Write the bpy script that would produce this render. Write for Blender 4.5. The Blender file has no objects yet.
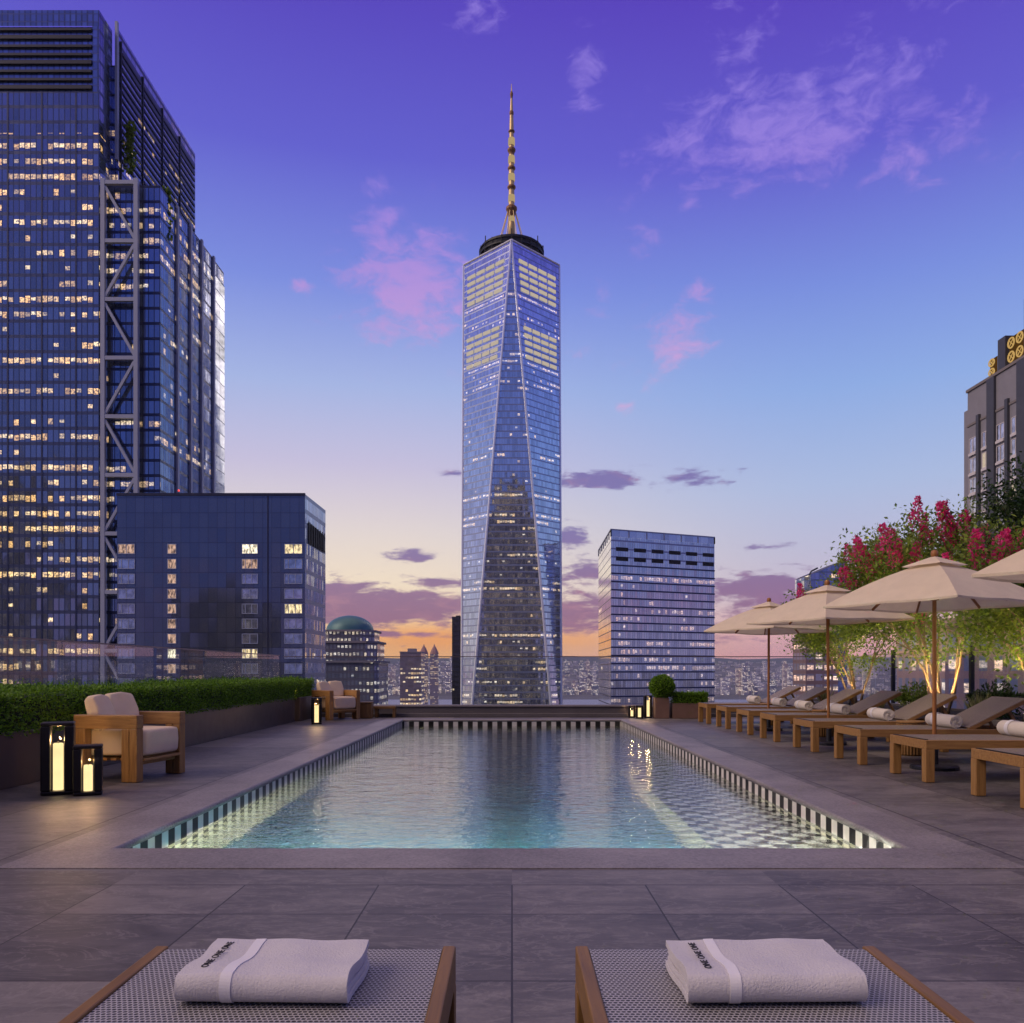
import bpy, math, random
import numpy as np
from mathutils import Vector, Matrix

random.seed(7)
RS = np.random.RandomState(11)
S = bpy.context.scene
COL = S.collection
PI = math.pi
rad = math.radians
F, CX, CY, H = 815.0, 512.0, 671.0, 1.05        # focal length in px, principal point, eye height

def P(px, py, d):
    """world point seen at a pixel of the photograph, d metres ahead"""
    return ((px - CX) / F * d, d, H + (CY - py) / F * d)

def lin(r, g, b):
    def f(c):
        c /= 255.0
        return c / 12.92 if c <= 0.04045 else ((c + 0.055) / 1.055) ** 2.4
    return (f(r), f(g), f(b), 1.0)

# ------------------------------------------------------------------ camera
cam_d = bpy.data.cameras.new("camera")
cam = bpy.data.objects.new("camera", cam_d)
COL.objects.link(cam)
cam.location = (0, 0, H)
cam.rotation_euler = (PI / 2, 0, 0)
cam_d.sensor_width = 36
cam_d.lens = F / 1024 * 36
cam_d.shift_y = (CY - 511.5) / 1024
cam_d.clip_start = 0.05
cam_d.clip_end = 60000
S.camera = cam
S.view_settings.view_transform = 'Standard'
S.view_settings.look = 'None'
S.view_settings.exposure = 0.0
S.view_settings.gamma = 1.0
S.cycles.caustics_reflective = False
S.cycles.caustics_refractive = True
S.cycles.use_denoising = True
S.cycles.max_bounces = 10
S.cycles.transparent_max_bounces = 24
S.cycles.sample_clamp_indirect = 80.0

# ------------------------------------------------------------------ node helper
class NB:
    def __init__(self, nt, clear=True):
        self.nt = nt
        if clear:
            nt.nodes.clear()
    def n(self, t, **kw):
        nd = self.nt.nodes.new(t)
        for k, v in kw.items():
            setattr(nd, k, v)
        return nd
    def put(self, sock, v):
        if isinstance(v, bpy.types.NodeSocket):
            self.nt.links.new(v, sock)
        elif v is not None:
            if sock.type == 'RGBA' and len(v) == 3:
                v = (*v, 1)
            sock.default_value = v
    def m(self, op, a, b=None, c=None, clamp=False):
        nd = self.n('ShaderNodeMath', operation=op)
        nd.use_clamp = clamp
        for i, v in enumerate((a, b, c)):
            if v is not None:
                self.put(nd.inputs[i], v)
        return nd.outputs[0]
    def vm(self, op, a, b=None, scale=None):
        nd = self.n('ShaderNodeVectorMath', operation=op)
        self.put(nd.inputs[0], a)
        if b is not None:
            self.put(nd.inputs[1], b)
        if scale is not None:
            self.put(nd.inputs['Scale'], scale)
        return nd.outputs[0]
    def xyz(self, x, y, z=0.0):
        nd = self.n('ShaderNodeCombineXYZ')
        for i, v in enumerate((x, y, z)):
            self.put(nd.inputs[i], v)
        return nd.outputs[0]
    def sep(self, v):
        nd = self.n('ShaderNodeSeparateXYZ')
        self.put(nd.inputs[0], v)
        return nd.outputs
    def mix(self, f, a, b, blend='MIX'):
        nd = self.n('ShaderNodeMix', data_type='RGBA', blend_type=blend)
        self.put(nd.inputs[0], f)
        self.put(nd.inputs[6], a)
        self.put(nd.inputs[7], b)
        return nd.outputs[2]
    def fmix(self, f, a, b):
        nd = self.n('ShaderNodeMix', data_type='FLOAT')
        self.put(nd.inputs[0], f); self.put(nd.inputs[2], a); self.put(nd.inputs[3], b)
        return nd.outputs[0]
    def ss(self, v, a, b, lo=0.0, hi=1.0):
        nd = self.n('ShaderNodeMapRange', interpolation_type='SMOOTHSTEP')
        self.put(nd.inputs[0], v)
        for i, x in enumerate((a, b, lo, hi)):
            nd.inputs[i + 1].default_value = x
        return nd.outputs[0]
    def ramp(self, v, stops, interp='LINEAR'):
        nd = self.n('ShaderNodeValToRGB')
        cr = nd.color_ramp
        cr.interpolation = interp
        while len(cr.elements) < len(stops):
            cr.elements.new(0.5)
        for e, (p, c) in zip(cr.elements, stops):
            e.position = p
            e.color = c if len(c) == 4 else (*c, 1)
        self.put(nd.inputs[0], v)
        return nd.outputs[0]
    def noise(self, v, scale, detail=2.0, rough=0.5, dist=0.0, out=0):
        nd = self.n('ShaderNodeTexNoise')
        self.put(nd.inputs['Vector'], v)
        nd.inputs['Scale'].default_value = scale
        nd.inputs['Detail'].default_value = detail
        nd.inputs['Roughness'].default_value = rough
        nd.inputs['Distortion'].default_value = dist
        return nd.outputs[out]
    def white(self, v, out=0):
        nd = self.n('ShaderNodeTexWhiteNoise', noise_dimensions='3D')
        self.put(nd.inputs['Vector'], v)
        return nd.outputs[out]
    def bump(self, h, strength=0.3, dist=0.01):
        nd = self.n('ShaderNodeBump')
        nd.inputs['Strength'].default_value = strength
        nd.inputs['Distance'].default_value = dist
        self.put(nd.inputs['Height'], h)
        return nd.outputs[0]
    def out(self, sh, t='ShaderNodeOutputMaterial', sock='Surface'):
        o = self.n(t)
        self.put(o.inputs[sock], sh)

# ------------------------------------------------------------------ world: dusk sky with clouds
world = bpy.data.worlds.new("World")
S.world = world
world.use_nodes = True

def build_world():
    b = NB(world.node_tree)
    d = b.n('ShaderNodeTexCoord').outputs['Generated']
    x, y, z = b.sep(d)
    az = b.m('MULTIPLY', b.m('ARCTAN2', x, y), 180 / PI)
    el = b.m('MULTIPLY', b.m('ARCSINE', z), 180 / PI)
    e = b.m('DIVIDE', el, 60.0)
    def st(lst):
        return [(deg / 60.0, lin(*c)) for deg, c in lst]
    left = b.ramp(e, st([(0, (252, 172, 88)), (1.6, (255, 206, 124)), (3.2, (250, 214, 164)), (6, (248, 228, 200)),
                         (9.5, (230, 217, 212)), (14, (200, 193, 221)), (19, (166, 182, 228)), (25, (124, 142, 223)),
                         (32, (98, 96, 206)), (39, (88, 70, 190)), (55, (74, 54, 170))]))
    right = b.ramp(e, st([(0, (222, 150, 160)), (2.5, (226, 172, 178)), (5, (204, 188, 206)), (8, (190, 188, 214)),
                         (12, (172, 188, 224)), (18, (142, 172, 228)), (24, (120, 142, 222)), (31, (98, 92, 204)),
                          (39, (88, 62, 186)), (55, (72, 48, 166))]))
    back = b.ramp(e, st([(0, (104, 100, 142)), (4, (98, 102, 152)), (10, (88, 102, 162)), (20, (82, 100, 172)), (32, (82, 88, 176)),
                         (45, (76, 62, 178)), (60, (70, 50, 164))]))
    sky = b.mix(b.ss(az, -10, 24), left, right)
    aaz = b.m('ABSOLUTE', az)
    sky = b.mix(b.ss(aaz, 55, 120), sky, back)
    # pale warm zenith added above the view to light the deck
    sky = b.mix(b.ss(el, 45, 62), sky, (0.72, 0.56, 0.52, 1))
    def blob(px, py, sx, sy, s=1.0):
        a0 = math.degrees(math.atan((px - CX) / F))
        ca_ = math.cos(rad(a0))
        e0 = math.degrees(math.atan((CY - py) / F * ca_))
        k = math.degrees(1 / F)
        u = b.m('DIVIDE', b.m('SUBTRACT', az, a0), sx * k)
        v = b.m('DIVIDE', b.m('SUBTRACT', el, e0), sy * k * ca_)
        g = b.m('EXPONENT', b.m('MULTIPLY', b.m('ADD', b.m('MULTIPLY', u, u), b.m('MULTIPLY', v, v)), -1.0))
        return b.m('MULTIPLY', g, s)
    glow = b.m('MAXIMUM', blob(432, 640, 95, 17, 1.0), blob(575, 640, 50, 12, 0.7))
    sky = b.mix(b.m('MULTIPLY', glow, 0.95), sky, lin(255, 168, 66))
    # clouds
    ca = b.xyz(b.m('MULTIPLY', az, 0.16), b.m('MULTIPLY', el, 0.30), 0.0)
    warp = b.noise(ca, 1.3, 3, 0.55, out=1)
    ca2 = b.vm('ADD', ca, b.vm('SCALE', b.vm('SUBTRACT', warp, (0.5, 0.5, 0.5)), scale=0.9))
    n1 = b.noise(ca2, 2.3, 7, 0.62)
    cb = b.xyz(b.m('MULTIPLY', az, 0.17), b.m('MULTIPLY', el, 0.62), 3.3)
    n2 = b.noise(b.vm('ADD', cb, b.vm('SCALE', b.vm('SUBTRACT', warp, (0.5, 0.5, 0.5)), scale=0.5)), 2.6, 7, 0.6)
    def many(lst):
        r = None
        for q in lst:
            g = blob(*q)
            r = g if r is None else b.m('MAXIMUM', r, g)
        return r
    pink = many([(412, 285, 75, 60, 1.1), (385, 222, 22, 20, .8), (378, 184, 22, 15, .85), (668, 345, 44, 40, .85),
                 (702, 292, 24, 18, .9), (586, 72, 26, 32, .8), (780, 130, 150, 52, .9), (880, 90, 80, 60, .72), (740, 60, 40, 60, .68), (960, 130, 60, 40, .6), (480, 14, 30, 18, .75), (900, 165, 60, 30, .66),
                 (642, 236, 22, 18, .75), (300, 288, 16, 11, .8), (600, 300, 30, 20, .62), (690, 200, 18, 12, .65),
                 (570, 352, 20, 10, .7), (625, 408, 18, 10, .6)])
    pd = b.ss(b.m('ADD', b.m('MULTIPLY', n1, 1.1), b.m('MULTIPLY', pink, 0.50)), 0.74, 1.16)
    sky = b.mix(b.m('MULTIPLY', pd, 0.9), sky, b.mix(b.ss(el, 12, 34), lin(226, 176, 214), lin(150, 128, 222)))
    dark = many([(595, 480, 58, 12, 1.0), (690, 478, 50, 11, .95), (412, 556, 30, 9, 1.0), (440, 582, 60, 9, 1.0), (350, 588, 70, 7, 1.0), (395, 634, 60, 5, .9),
                 (365, 606, 160, 25, 1.35), (430, 622, 50, 10, .9), (762, 546, 36, 5, .9), (765, 592, 72, 25, 1.15), (740, 625, 60, 8, .9), (572, 538, 30, 18, .9),
                 (585, 575, 60, 16, .95), (580, 612, 70, 22, 1.1), (452, 472, 20, 8, .85), (745, 575, 20, 6, .8),
                 (900, 610, 90, 18, .8), (250, 612, 120, 20, .9), (720, 640, 90, 8, .7)])
    band = b.m('MULTIPLY', b.m('MULTIPLY', b.ss(el, 1.8, 3.6), b.ss(el, 8.5, 4.6)), 0.62)
    dk = b.m('MAXIMUM', dark, band)
    dd = b.ss(b.m('ADD', b.m('MULTIPLY', n2, 1.15), b.m('MULTIPLY', dk, 0.52)), 0.80, 1.06)
    dcol = b.mix(b.ss(el, 3.0, 11), lin(138, 88, 128), lin(118, 104, 166))
    dcol = b.mix(b.m('MULTIPLY', b.ss(n1, 0.48, 0.72), 0.40), dcol, lin(206, 140, 150))
    sky = b.mix(b.m('MULTIPLY', dd, 0.9), sky, dcol)
    # under the horizon the air is a dull blue
    sky = b.mix(b.ss(el, 0.0, -2.0), sky, lin(70, 68, 96))
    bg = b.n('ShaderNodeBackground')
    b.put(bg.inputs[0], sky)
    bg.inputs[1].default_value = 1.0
    # a low physical sky adds the scattered light of the last sun
    ns = b.n('ShaderNodeTexSky', sky_type='NISHITA')
    ns.sun_disc = False
    ns.sun_elevation = rad(36.0)
    ns.sun_rotation = rad(-112.0)
    bg2 = b.n('ShaderNodeBackground')
    b.put(bg2.inputs[0], ns.outputs[0])
    bg2.inputs[1].default_value = 0.004
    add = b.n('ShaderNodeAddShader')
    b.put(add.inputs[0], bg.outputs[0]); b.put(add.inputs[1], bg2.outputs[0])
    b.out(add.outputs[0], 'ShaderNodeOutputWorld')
build_world()

sun_d = bpy.data.lights.new("sun", 'SUN')
sun_d.energy = 2.0
sun_d.angle = rad(40)
sun_d.color = (1.0, 0.74, 0.52)
sun = bpy.data.objects.new("sun", sun_d)
COL.objects.link(sun)
sun_dir = Vector((math.sin(rad(-112)), math.cos(rad(-112)), math.tan(rad(36))))
sun.rotation_euler = sun_dir.to_track_quat('Z', 'Y').to_euler()
sun.location = (0, 0, 400)

# ------------------------------------------------------------------ mesh helper
class MB:
    def __init__(self):
        self.v, self.f, self.uv, self.mi = [], [], [], []
        self.has_uv = False
        self.cur = 0
    def add(self, verts, faces, uvs=None):
        o = len(self.v)
        self.v += [tuple(p) for p in verts]
        for i, fc in enumerate(faces):
            self.f.append(tuple(o + k for k in fc))
            self.mi.append(self.cur)
            if uvs:
                self.has_uv = True
                self.uv += uvs[i]
            else:
                self.uv += [(0, 0)] * len(fc)
        return self
    def box(self, lo, hi, mat=None):
        x0, y0, z0 = lo; x1, y1, z1 = hi
        vs = [(x0, y0, z0), (x1, y0, z0), (x1, y1, z0), (x0, y1, z0), (x0, y0, z1), (x1, y0, z1), (x1, y1, z1), (x0, y1, z1)]
        if mat is not None:
            vs = [tuple(mat @ Vector(p)) for p in vs]
        return self.add(vs, [(0, 3, 2, 1), (4, 5, 6, 7), (0, 1, 5, 4), (1, 2, 6, 5), (2, 3, 7, 6), (3, 0, 4, 7)])
    def bar(self, a, b_, w, t, up=(0, 0, 1)):
        """rectangular bar from a to b, w wide, t thick"""
        a, b_ = Vector(a), Vector(b_)
        d = (b_ - a)
        L = d.length
        d.normalize()
        s = d.cross(Vector(up))
        if s.length < 1e-5:
            s = d.cross(Vector((1, 0, 0)))
        s.normalize()
        u = s.cross(d)
        m = Matrix(((d.x, s.x, u.x, a.x), (d.y, s.y, u.y, a.y), (d.z, s.z, u.z, a.z), (0, 0, 0, 1)))
        return self.box((0, -w / 2, -t / 2), (L, w / 2, t / 2), m)
    def tube(self, pts, r, n=8, caps=True):
        pts = [Vector(p) for p in pts]
        rs = r if isinstance(r, (list, tuple)) else [r] * len(pts)
        vs, fs = [], []
        prev = None
        for i, p in enumerate(pts):
            d = (pts[min(i + 1, len(pts) - 1)] - pts[max(i - 1, 0)]).normalized()
            ref = prev if prev is not None else (Vector((1, 0, 0)) if abs(d.x) < 0.9 else Vector((0, 1, 0)))
            s = (ref - d * ref.dot(d)).normalized()
            prev = s
            t = d.cross(s)
            for k in range(n):
                a = 2 * PI * k / n
                vs.append(p + (s * math.cos(a) + t * math.sin(a)) * rs[i])
        for i in range(len(pts) - 1):
            for k in range(n):
                fs.append((i * n + k, i * n + (k + 1) % n, (i + 1) * n + (k + 1) % n, (i + 1) * n + k))
        if caps:
            fs.append(tuple(range(n))[::-1])
            fs.append(tuple((len(pts) - 1) * n + k for k in range(n)))
        return self.add(vs, fs)
    def lathe(self, prof, c=(0, 0, 0), n=24, a0=0.0):
        vs, fs = [], []
        for (r, z) in prof:
            for k in range(n):
                a = a0 + 2 * PI * k / n
                vs.append((c[0] + r * math.cos(a), c[1] + r * math.sin(a), c[2] + z))
        for i in range(len(prof) - 1):
            for k in range(n):
                fs.append((i * n + k, i * n + (k + 1) % n, (i + 1) * n + (k + 1) % n, (i + 1) * n + k))
        if prof[0][0] > 1e-4:
            fs.append(tuple(range(n))[::-1])
        if prof[-1][0] > 1e-4:
            fs.append(tuple((len(prof) - 1) * n + k for k in range(n)))
        return self.add(vs, fs)
    def quad(self, a, b_, c, d, uv=None):
        return self.add([a, b_, c, d], [(0, 1, 2, 3)], [uv] if uv else None)
    def wall(self, p0, p1, z0, z1, z1b=None, u0=0.0):
        """vertical quad from p0 to p1 (xy) with uv in metres; z1b = other top height"""
        L = math.hypot(p1[0] - p0[0], p1[1] - p0[1])
        zb = z1 if z1b is None else z1b
        self.quad((p0[0], p0[1], z0), (p1[0], p1[1], z0), (p1[0], p1[1], zb), (p0[0], p0[1], z1),
                  [(u0, z0), (u0 + L, z0), (u0 + L, zb), (u0, z1)])
        return u0 + L
    def ribbon(self, path, t, x0, x1, axis=0, closed=False, jitter=0.0, seg=1):
        """a band of thickness t following path (pairs in the plane normal to axis), extruded from x0 to x1"""
        pts = [Vector((p[0], p[1])) for p in path]
        a_, b_ = [], []
        n = len(pts)
        for i, p in enumerate(pts):
            d = (pts[min(i + 1, n - 1)] - pts[max(i - 1, 0)]).normalized()
            nn = Vector((-d.y, d.x))
            a_.append(p + nn * t / 2); b_.append(p - nn * t / 2)
        loop = a_ + b_[::-1]
        m = len(loop)
        vs, fs = [], []
        for s in range(seg + 1):
            xx = x0 + (x1 - x0) * s / seg
            for i, q in enumerate(loop):
                j = math.sin(i * 0.9) * jitter * (1 if s == 0 else -1 if s == seg else 0)
                vs.append((xx + j, q.x, q.y) if axis == 0 else (q.x, xx + j, q.y))
        for s in range(seg):
            for i in range(m):
                k = (i + 1) % m
                fs.append((s * m + i, s * m + k, (s + 1) * m + k, (s + 1) * m + i))
        for i in range(n - 1):
            q = (i, i + 1, m - 2 - i, m - 1 - i)
            fs.append(q[::-1]); fs.append(tuple(seg * m + k for k in q))
        return self.add(vs, fs)
    def build(self, name, mat, parent=None, smooth=False, bevel=0.0, world=True, seg=2, autosmooth=None):
        me = bpy.data.meshes.new(name)
        v = self.v
        if parent is not None and world:
            o = Vector((0, 0, 0)); q = parent
            while q is not None:
                o += q.location; q = q.parent
            v = [(p[0] - o.x, p[1] - o.y, p[2] - o.z) for p in v]
        me.from_pydata(v, [], self.f)
        mats = mat if isinstance(mat, (list, tuple)) else [mat]
        for m_ in mats:
            me.materials.append(m_)
        if len(mats) > 1:
            me.polygons.foreach_set('material_index', self.mi)
        if self.has_uv:
            l = me.uv_layers.new(name="UVMap")
            l.data.foreach_set('uv', [c for p in self.uv for c in p])
        if smooth:
            me.polygons.foreach_set('use_smooth', [True] * len(me.polygons))
        if autosmooth:
            me.set_sharp_from_angle(angle=rad(autosmooth))
        me.validate(clean_customdata=False)
        me.update()
        ob = bpy.data.objects.new(name, me)
        COL.objects.link(ob)
        if parent is not None:
            ob.parent = parent
        if bevel > 0:
            bv = ob.modifiers.new("bevel", 'BEVEL')
            bv.width = bevel; bv.segments = seg; bv.limit_method = 'ANGLE'; bv.angle_limit = rad(40)
            bv.harden_normals = False
        if smooth and autosmooth is None:
            pass
        return ob

def tag(o, label=None, cat=None, group=None, kind=None):
    if label: o['label'] = label
    if cat: o['category'] = cat
    if group: o['group'] = group
    if kind: o['kind'] = kind
    return o

def thing(name, label, cat, loc=(0, 0, 0), rz=0.0, group=None):
    o = bpy.data.objects.new(name, None)
    COL.objects.link(o)
    o.empty_display_size = 0.3
    o.location = loc
    o.rotation_euler = (0, 0, rz)
    return tag(o, label, cat, group)

def dup(root, loc, rz, label, group=None):
    r = root.copy(); COL.objects.link(r)
    r.location = loc; r.rotation_euler = (0, 0, rz)
    r['label'] = label
    if group: r['group'] = group
    for ch in list(root.children):
        c = ch.copy(); COL.objects.link(c); c.parent = r
        for g in list(ch.children):
            d = g.copy(); COL.objects.link(d); d.parent = c
    return r

def leaf_mesh(name, P_, D_, N_, L_, W_, mat, parent, world=True):
    """many small kite-shaped leaves: base points, directions, normals, lengths, widths (numpy)"""
    n = len(P_)
    Sd = np.cross(D_, N_)
    Sd /= (np.linalg.norm(Sd, axis=1, keepdims=True) + 1e-9)
    Nn = np.cross(Sd, D_)
    V = np.empty((n, 4, 3))
    V[:, 0] = P_
    V[:, 1] = P_ + D_ * L_[:, None] * 0.45 + Sd * W_[:, None] * 0.5 + Nn * W_[:, None] * 0.12
    V[:, 2] = P_ + D_ * L_[:, None]
    V[:, 3] = P_ + D_ * L_[:, None] * 0.45 - Sd * W_[:, None] * 0.5 + Nn * W_[:, None] * 0.12
    V = V.reshape(-1, 3)
    if parent is not None and world:
        o = np.zeros(3); q = parent
        while q is not None:
            o += np.array(q.location); q = q.parent
        V = V - o
    me = bpy.data.meshes.new(name)
    me.vertices.add(4 * n); me.loops.add(4 * n); me.polygons.add(n)
    me.vertices.foreach_set('co', V.ravel())
    me.loops.foreach_set('vertex_index', np.arange(4 * n, dtype=np.int32))
    me.polygons.foreach_set('loop_start', np.arange(0, 4 * n, 4, dtype=np.int32))
    me.polygons.foreach_set('loop_total', np.full(n, 4, dtype=np.int32))
    me.materials.append(mat)
    me.update(calc_edges=True)
    ob = bpy.data.objects.new(name, me)
    COL.objects.link(ob)
    if parent is not None:
        ob.parent = parent
    return ob

def unit(a):
    return a / (np.linalg.norm(a, axis=1, keepdims=True) + 1e-9)

# ------------------------------------------------------------------ materials
def new_mat(name):
    m = bpy.data.materials.new(name)
    m.use_nodes = True
    return m, NB(m.node_tree)

def pbsdf(b, col, rough=0.5, metal=0.0, normal=None, spec=None, emis=None, estr=0.0, ior=None, trans=0.0):
    p = b.n('ShaderNodeBsdfPrincipled')
    b.put(p.inputs['Base Color'], col)
    b.put(p.inputs['Roughness'], rough)
    b.put(p.inputs['Metallic'], metal)
    if normal is not None: b.put(p.inputs['Normal'], normal)
    if spec is not None: b.put(p.inputs['Specular IOR Level'], spec)
    if emis is not None:
        b.put(p.inputs['Emission Color'], emis); b.put(p.inputs['Emission Strength'], estr)
    if ior: p.inputs['IOR'].default_value = ior
    if trans: p.inputs['Transmission Weight'].default_value = trans
    return p.outputs[0]

def plain(name, col, rough=0.5, metal=0.0, var=0.25, scale=8.0, bump=0.0, bd=0.002, spec=None):
    """a surface with a little unevenness of colour and gloss"""
    m, b = new_mat(name)
    o = b.n('ShaderNodeTexCoord').outputs['Object']
    n = b.noise(o, scale, 5, 0.6)
    c = b.mix(n, tuple(x * (1 - var) for x in col[:3]), tuple(min(1, x * (1 + var)) for x in col[:3]))
    r = b.m('ADD', b.m('MULTIPLY', b.noise(o, scale * 2.3, 4), 0.2), rough - 0.1)
    nm = b.bump(b.noise(o, scale * 6, 4), bump, bd) if bump else None
    b.out(pbsdf(b, c, r, metal, nm, spec))
    return m

def emit(name, col, s):
    m, b = new_mat(name)
    o = b.n('ShaderNodeTexCoord').outputs['Object']
    k = b.m('ADD', b.m('MULTIPLY', b.noise(o, 4.0, 3), 0.7), 0.65)
    e = b.n('ShaderNodeEmission')
    b.put(e.inputs[0], col); b.put(e.inputs[1], b.m('MULTIPLY', k, s))
    b.out(e.outputs[0])
    return m

def teak(name, c0, c1, axis='X'):
    m, b = new_mat(name)
    o = b.n('ShaderNodeTexCoord').outputs['Object']
    x, y, z = b.sep(o)
    v = {'X': b.xyz(b.m('MULTIPLY', x, 2.0), b.m('MULTIPLY', y, 30), b.m('MULTIPLY', z, 30)),
         'Y': b.xyz(b.m('MULTIPLY', x, 30), b.m('MULTIPLY', y, 2.0), b.m('MULTIPLY', z, 30)),
         'Z': b.xyz(b.m('MULTIPLY', x, 30), b.m('MULTIPLY', y, 30), b.m('MULTIPLY', z, 2.0))}[axis]
    n = b.noise(v, 1.6, 5, 0.65, 0.6)
    c = b.ramp(n, [(0.3, c0), (0.7, c1)])
    b.out(pbsdf(b, c, b.m('ADD', 0.42, b.m('MULTIPLY', n, 0.2)), 0, b.bump(n, 0.25, 0.002)))
    return m

TEAK = {a: teak('teak_' + a, (0.21, 0.105, 0.030), (0.39, 0.215, 0.068), a) for a in 'XYZ'}
TEAKD = {a: teak('dark_teak_' + a, (0.13, 0.066, 0.018), (0.26, 0.14, 0.04), a) for a in 'XYZ'}
POLEWOOD = teak('parasol_wood', (0.22, 0.085, 0.022), (0.38, 0.16, 0.045), 'Z')

def facade(name, mw, fh, glass, span, p, seed, warm=((1.0, 0.60, 0.25), (1.0, 0.86, 0.62)), st=1.2, sp=0.28, mu=0.09,
           met=0.6, rough=0.08, tilt=0.012, clus=6.0, off=0.0, frame=None, wmul=1.0, lo=0.32, hi=0.86, keep=0.8, zlim=None):
    """glass curtain wall in metres: floors, mullions, spandrels, rooms lit here and there"""
    m, b = new_mat(name)
    u, v, _ = b.sep(b.n('ShaderNodeUVMap').outputs[0])
    uu = b.m('DIVIDE', u, mw); vv = b.m('DIVIDE', b.m('ADD', v, off), fh)
    cu, cv = b.m('FLOOR', uu), b.m('FLOOR', vv)
    fu, fv = b.m('FRACT', uu), b.m('FRACT', vv)
    cell = b.xyz(cu, cv, seed)
    r1 = b.white(cell)
    rc = b.white(cell, 1)
    rf = b.white(b.xyz(0.5, cv, seed + 3.7))
    sh = b.m('MULTIPLY', rf, clus * 3)
    r2 = b.white(b.xyz(b.m('FLOOR', b.m('DIVIDE', b.m('ADD', cu, sh), clus)), cv, seed + 9.1))
    pf = b.m('MULTIPLY', b.m('MULTIPLY', b.m('POWER', rf, 1.6), 2.6), p)
    litc = b.m('LESS_THAN', r2, pf)
    lit = b.m('MULTIPLY', litc, b.m('LESS_THAN', r1, keep))
    lone = b.m('LESS_THAN', b.white(b.xyz(cu, cv, seed + 21.3)), p * 0.15)
    lit = b.m('MAXIMUM', lit, lone)
    if zlim:
        lit = b.m('MULTIPLY', lit, b.m('LESS_THAN', v, zlim))
    rx, ry, rz_ = b.sep(rc)
    inw = b.m('MULTIPLY', b.m('GREATER_THAN', fv, b.m('ADD', lo, b.m('MULTIPLY', rx, 0.22))), b.m('LESS_THAN', fv, b.m('SUBTRACT', hi, b.m('MULTIPLY', ry, 0.10))))
    inm = b.m('MULTIPLY', b.m('GREATER_THAN', fu, mu), b.m('LESS_THAN', fu, 1 - mu))
    room = b.noise(b.xyz(b.m('MULTIPLY', u, 2.6 / mw), b.m('MULTIPLY', v, 6.5 / fh), seed), 1.0, 4, 0.75)
    room = b.m('MULTIPLY', b.ss(room, 0.36, 0.66, 0.10, 1.6), b.m('ADD', 0.45, b.m('MULTIPLY', rz_, 1.0)))
    top = b.m('ADD', 0.55, b.m('MULTIPLY', fv, 0.7))
    es = b.m('MULTIPLY', b.m('MULTIPLY', b.m('MULTIPLY', lit, inw), b.m('MULTIPLY', inm, room)), b.m('MULTIPLY', top, st))
    ecol = b.mix(r1, warm[0], warm[1])
    spm = b.m('LESS_THAN', fv, sp)
    mum = b.m('SUBTRACT', 1.0, inm)
    tint = b.m('ADD', 0.8, b.m('MULTIPLY', r1, 0.4))
    gc = b.mix(1.0, glass, b.xyz(tint, tint, tint), 'MULTIPLY')
    c = b.mix(spm, gc, span)
    c = b.mix(b.m('MULTIPLY', mum, 0.8), c, frame or span)
    nrm = b.n('ShaderNodeNewGeometry').outputs['Normal']
    wav = b.noise(b.xyz(b.m('MULTIPLY', u, 0.25), b.m('MULTIPLY', v, 0.2), seed), 1.0, 2, 0.5, out=1)
    nv = b.vm('ADD', b.vm('SCALE', b.vm('SUBTRACT', rc, (0.5, 0.5, 0.5)), scale=tilt), b.vm('SCALE', b.vm('SUBTRACT', wav, (0.5, 0.5, 0.5)), scale=tilt * 1.5))
    nn = b.vm('NORMALIZE', b.vm('ADD', nrm, nv))
    anyf = b.m('MAXIMUM', spm, b.m('MULTIPLY', mum, 0.6))
    rg = b.fmix(anyf, rough, 0.3)
    mt = b.fmix(anyf, met, met * 0.6)
    b.out(pbsdf(b, c, rg, mt, nn, 0.5, ecol, es))
    return m

def stone_mat(name, col, scale=1.0, rough=0.6, var=0.25):
    m, b = new_mat(name)
    o = b.n('ShaderNodeTexCoord').outputs['Object']
    n = b.noise(o, 1.2 * scale, 6, 0.65, 0.4)
    g = b.noise(o, 55 * scale, 4, 0.75)
    k = b.m('ADD', b.m('MULTIPLY', n, 0.55), b.m('MULTIPLY', g, 0.7))
    c = b.mix(b.ss(k, 0.35, 0.85), tuple(x * (1 - var) for x in col), tuple(x * (1 + var) for x in col))
    b.out(pbsdf(b, c, rough, 0, b.bump(g, 0.35, 0.004)))
    return m

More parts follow.
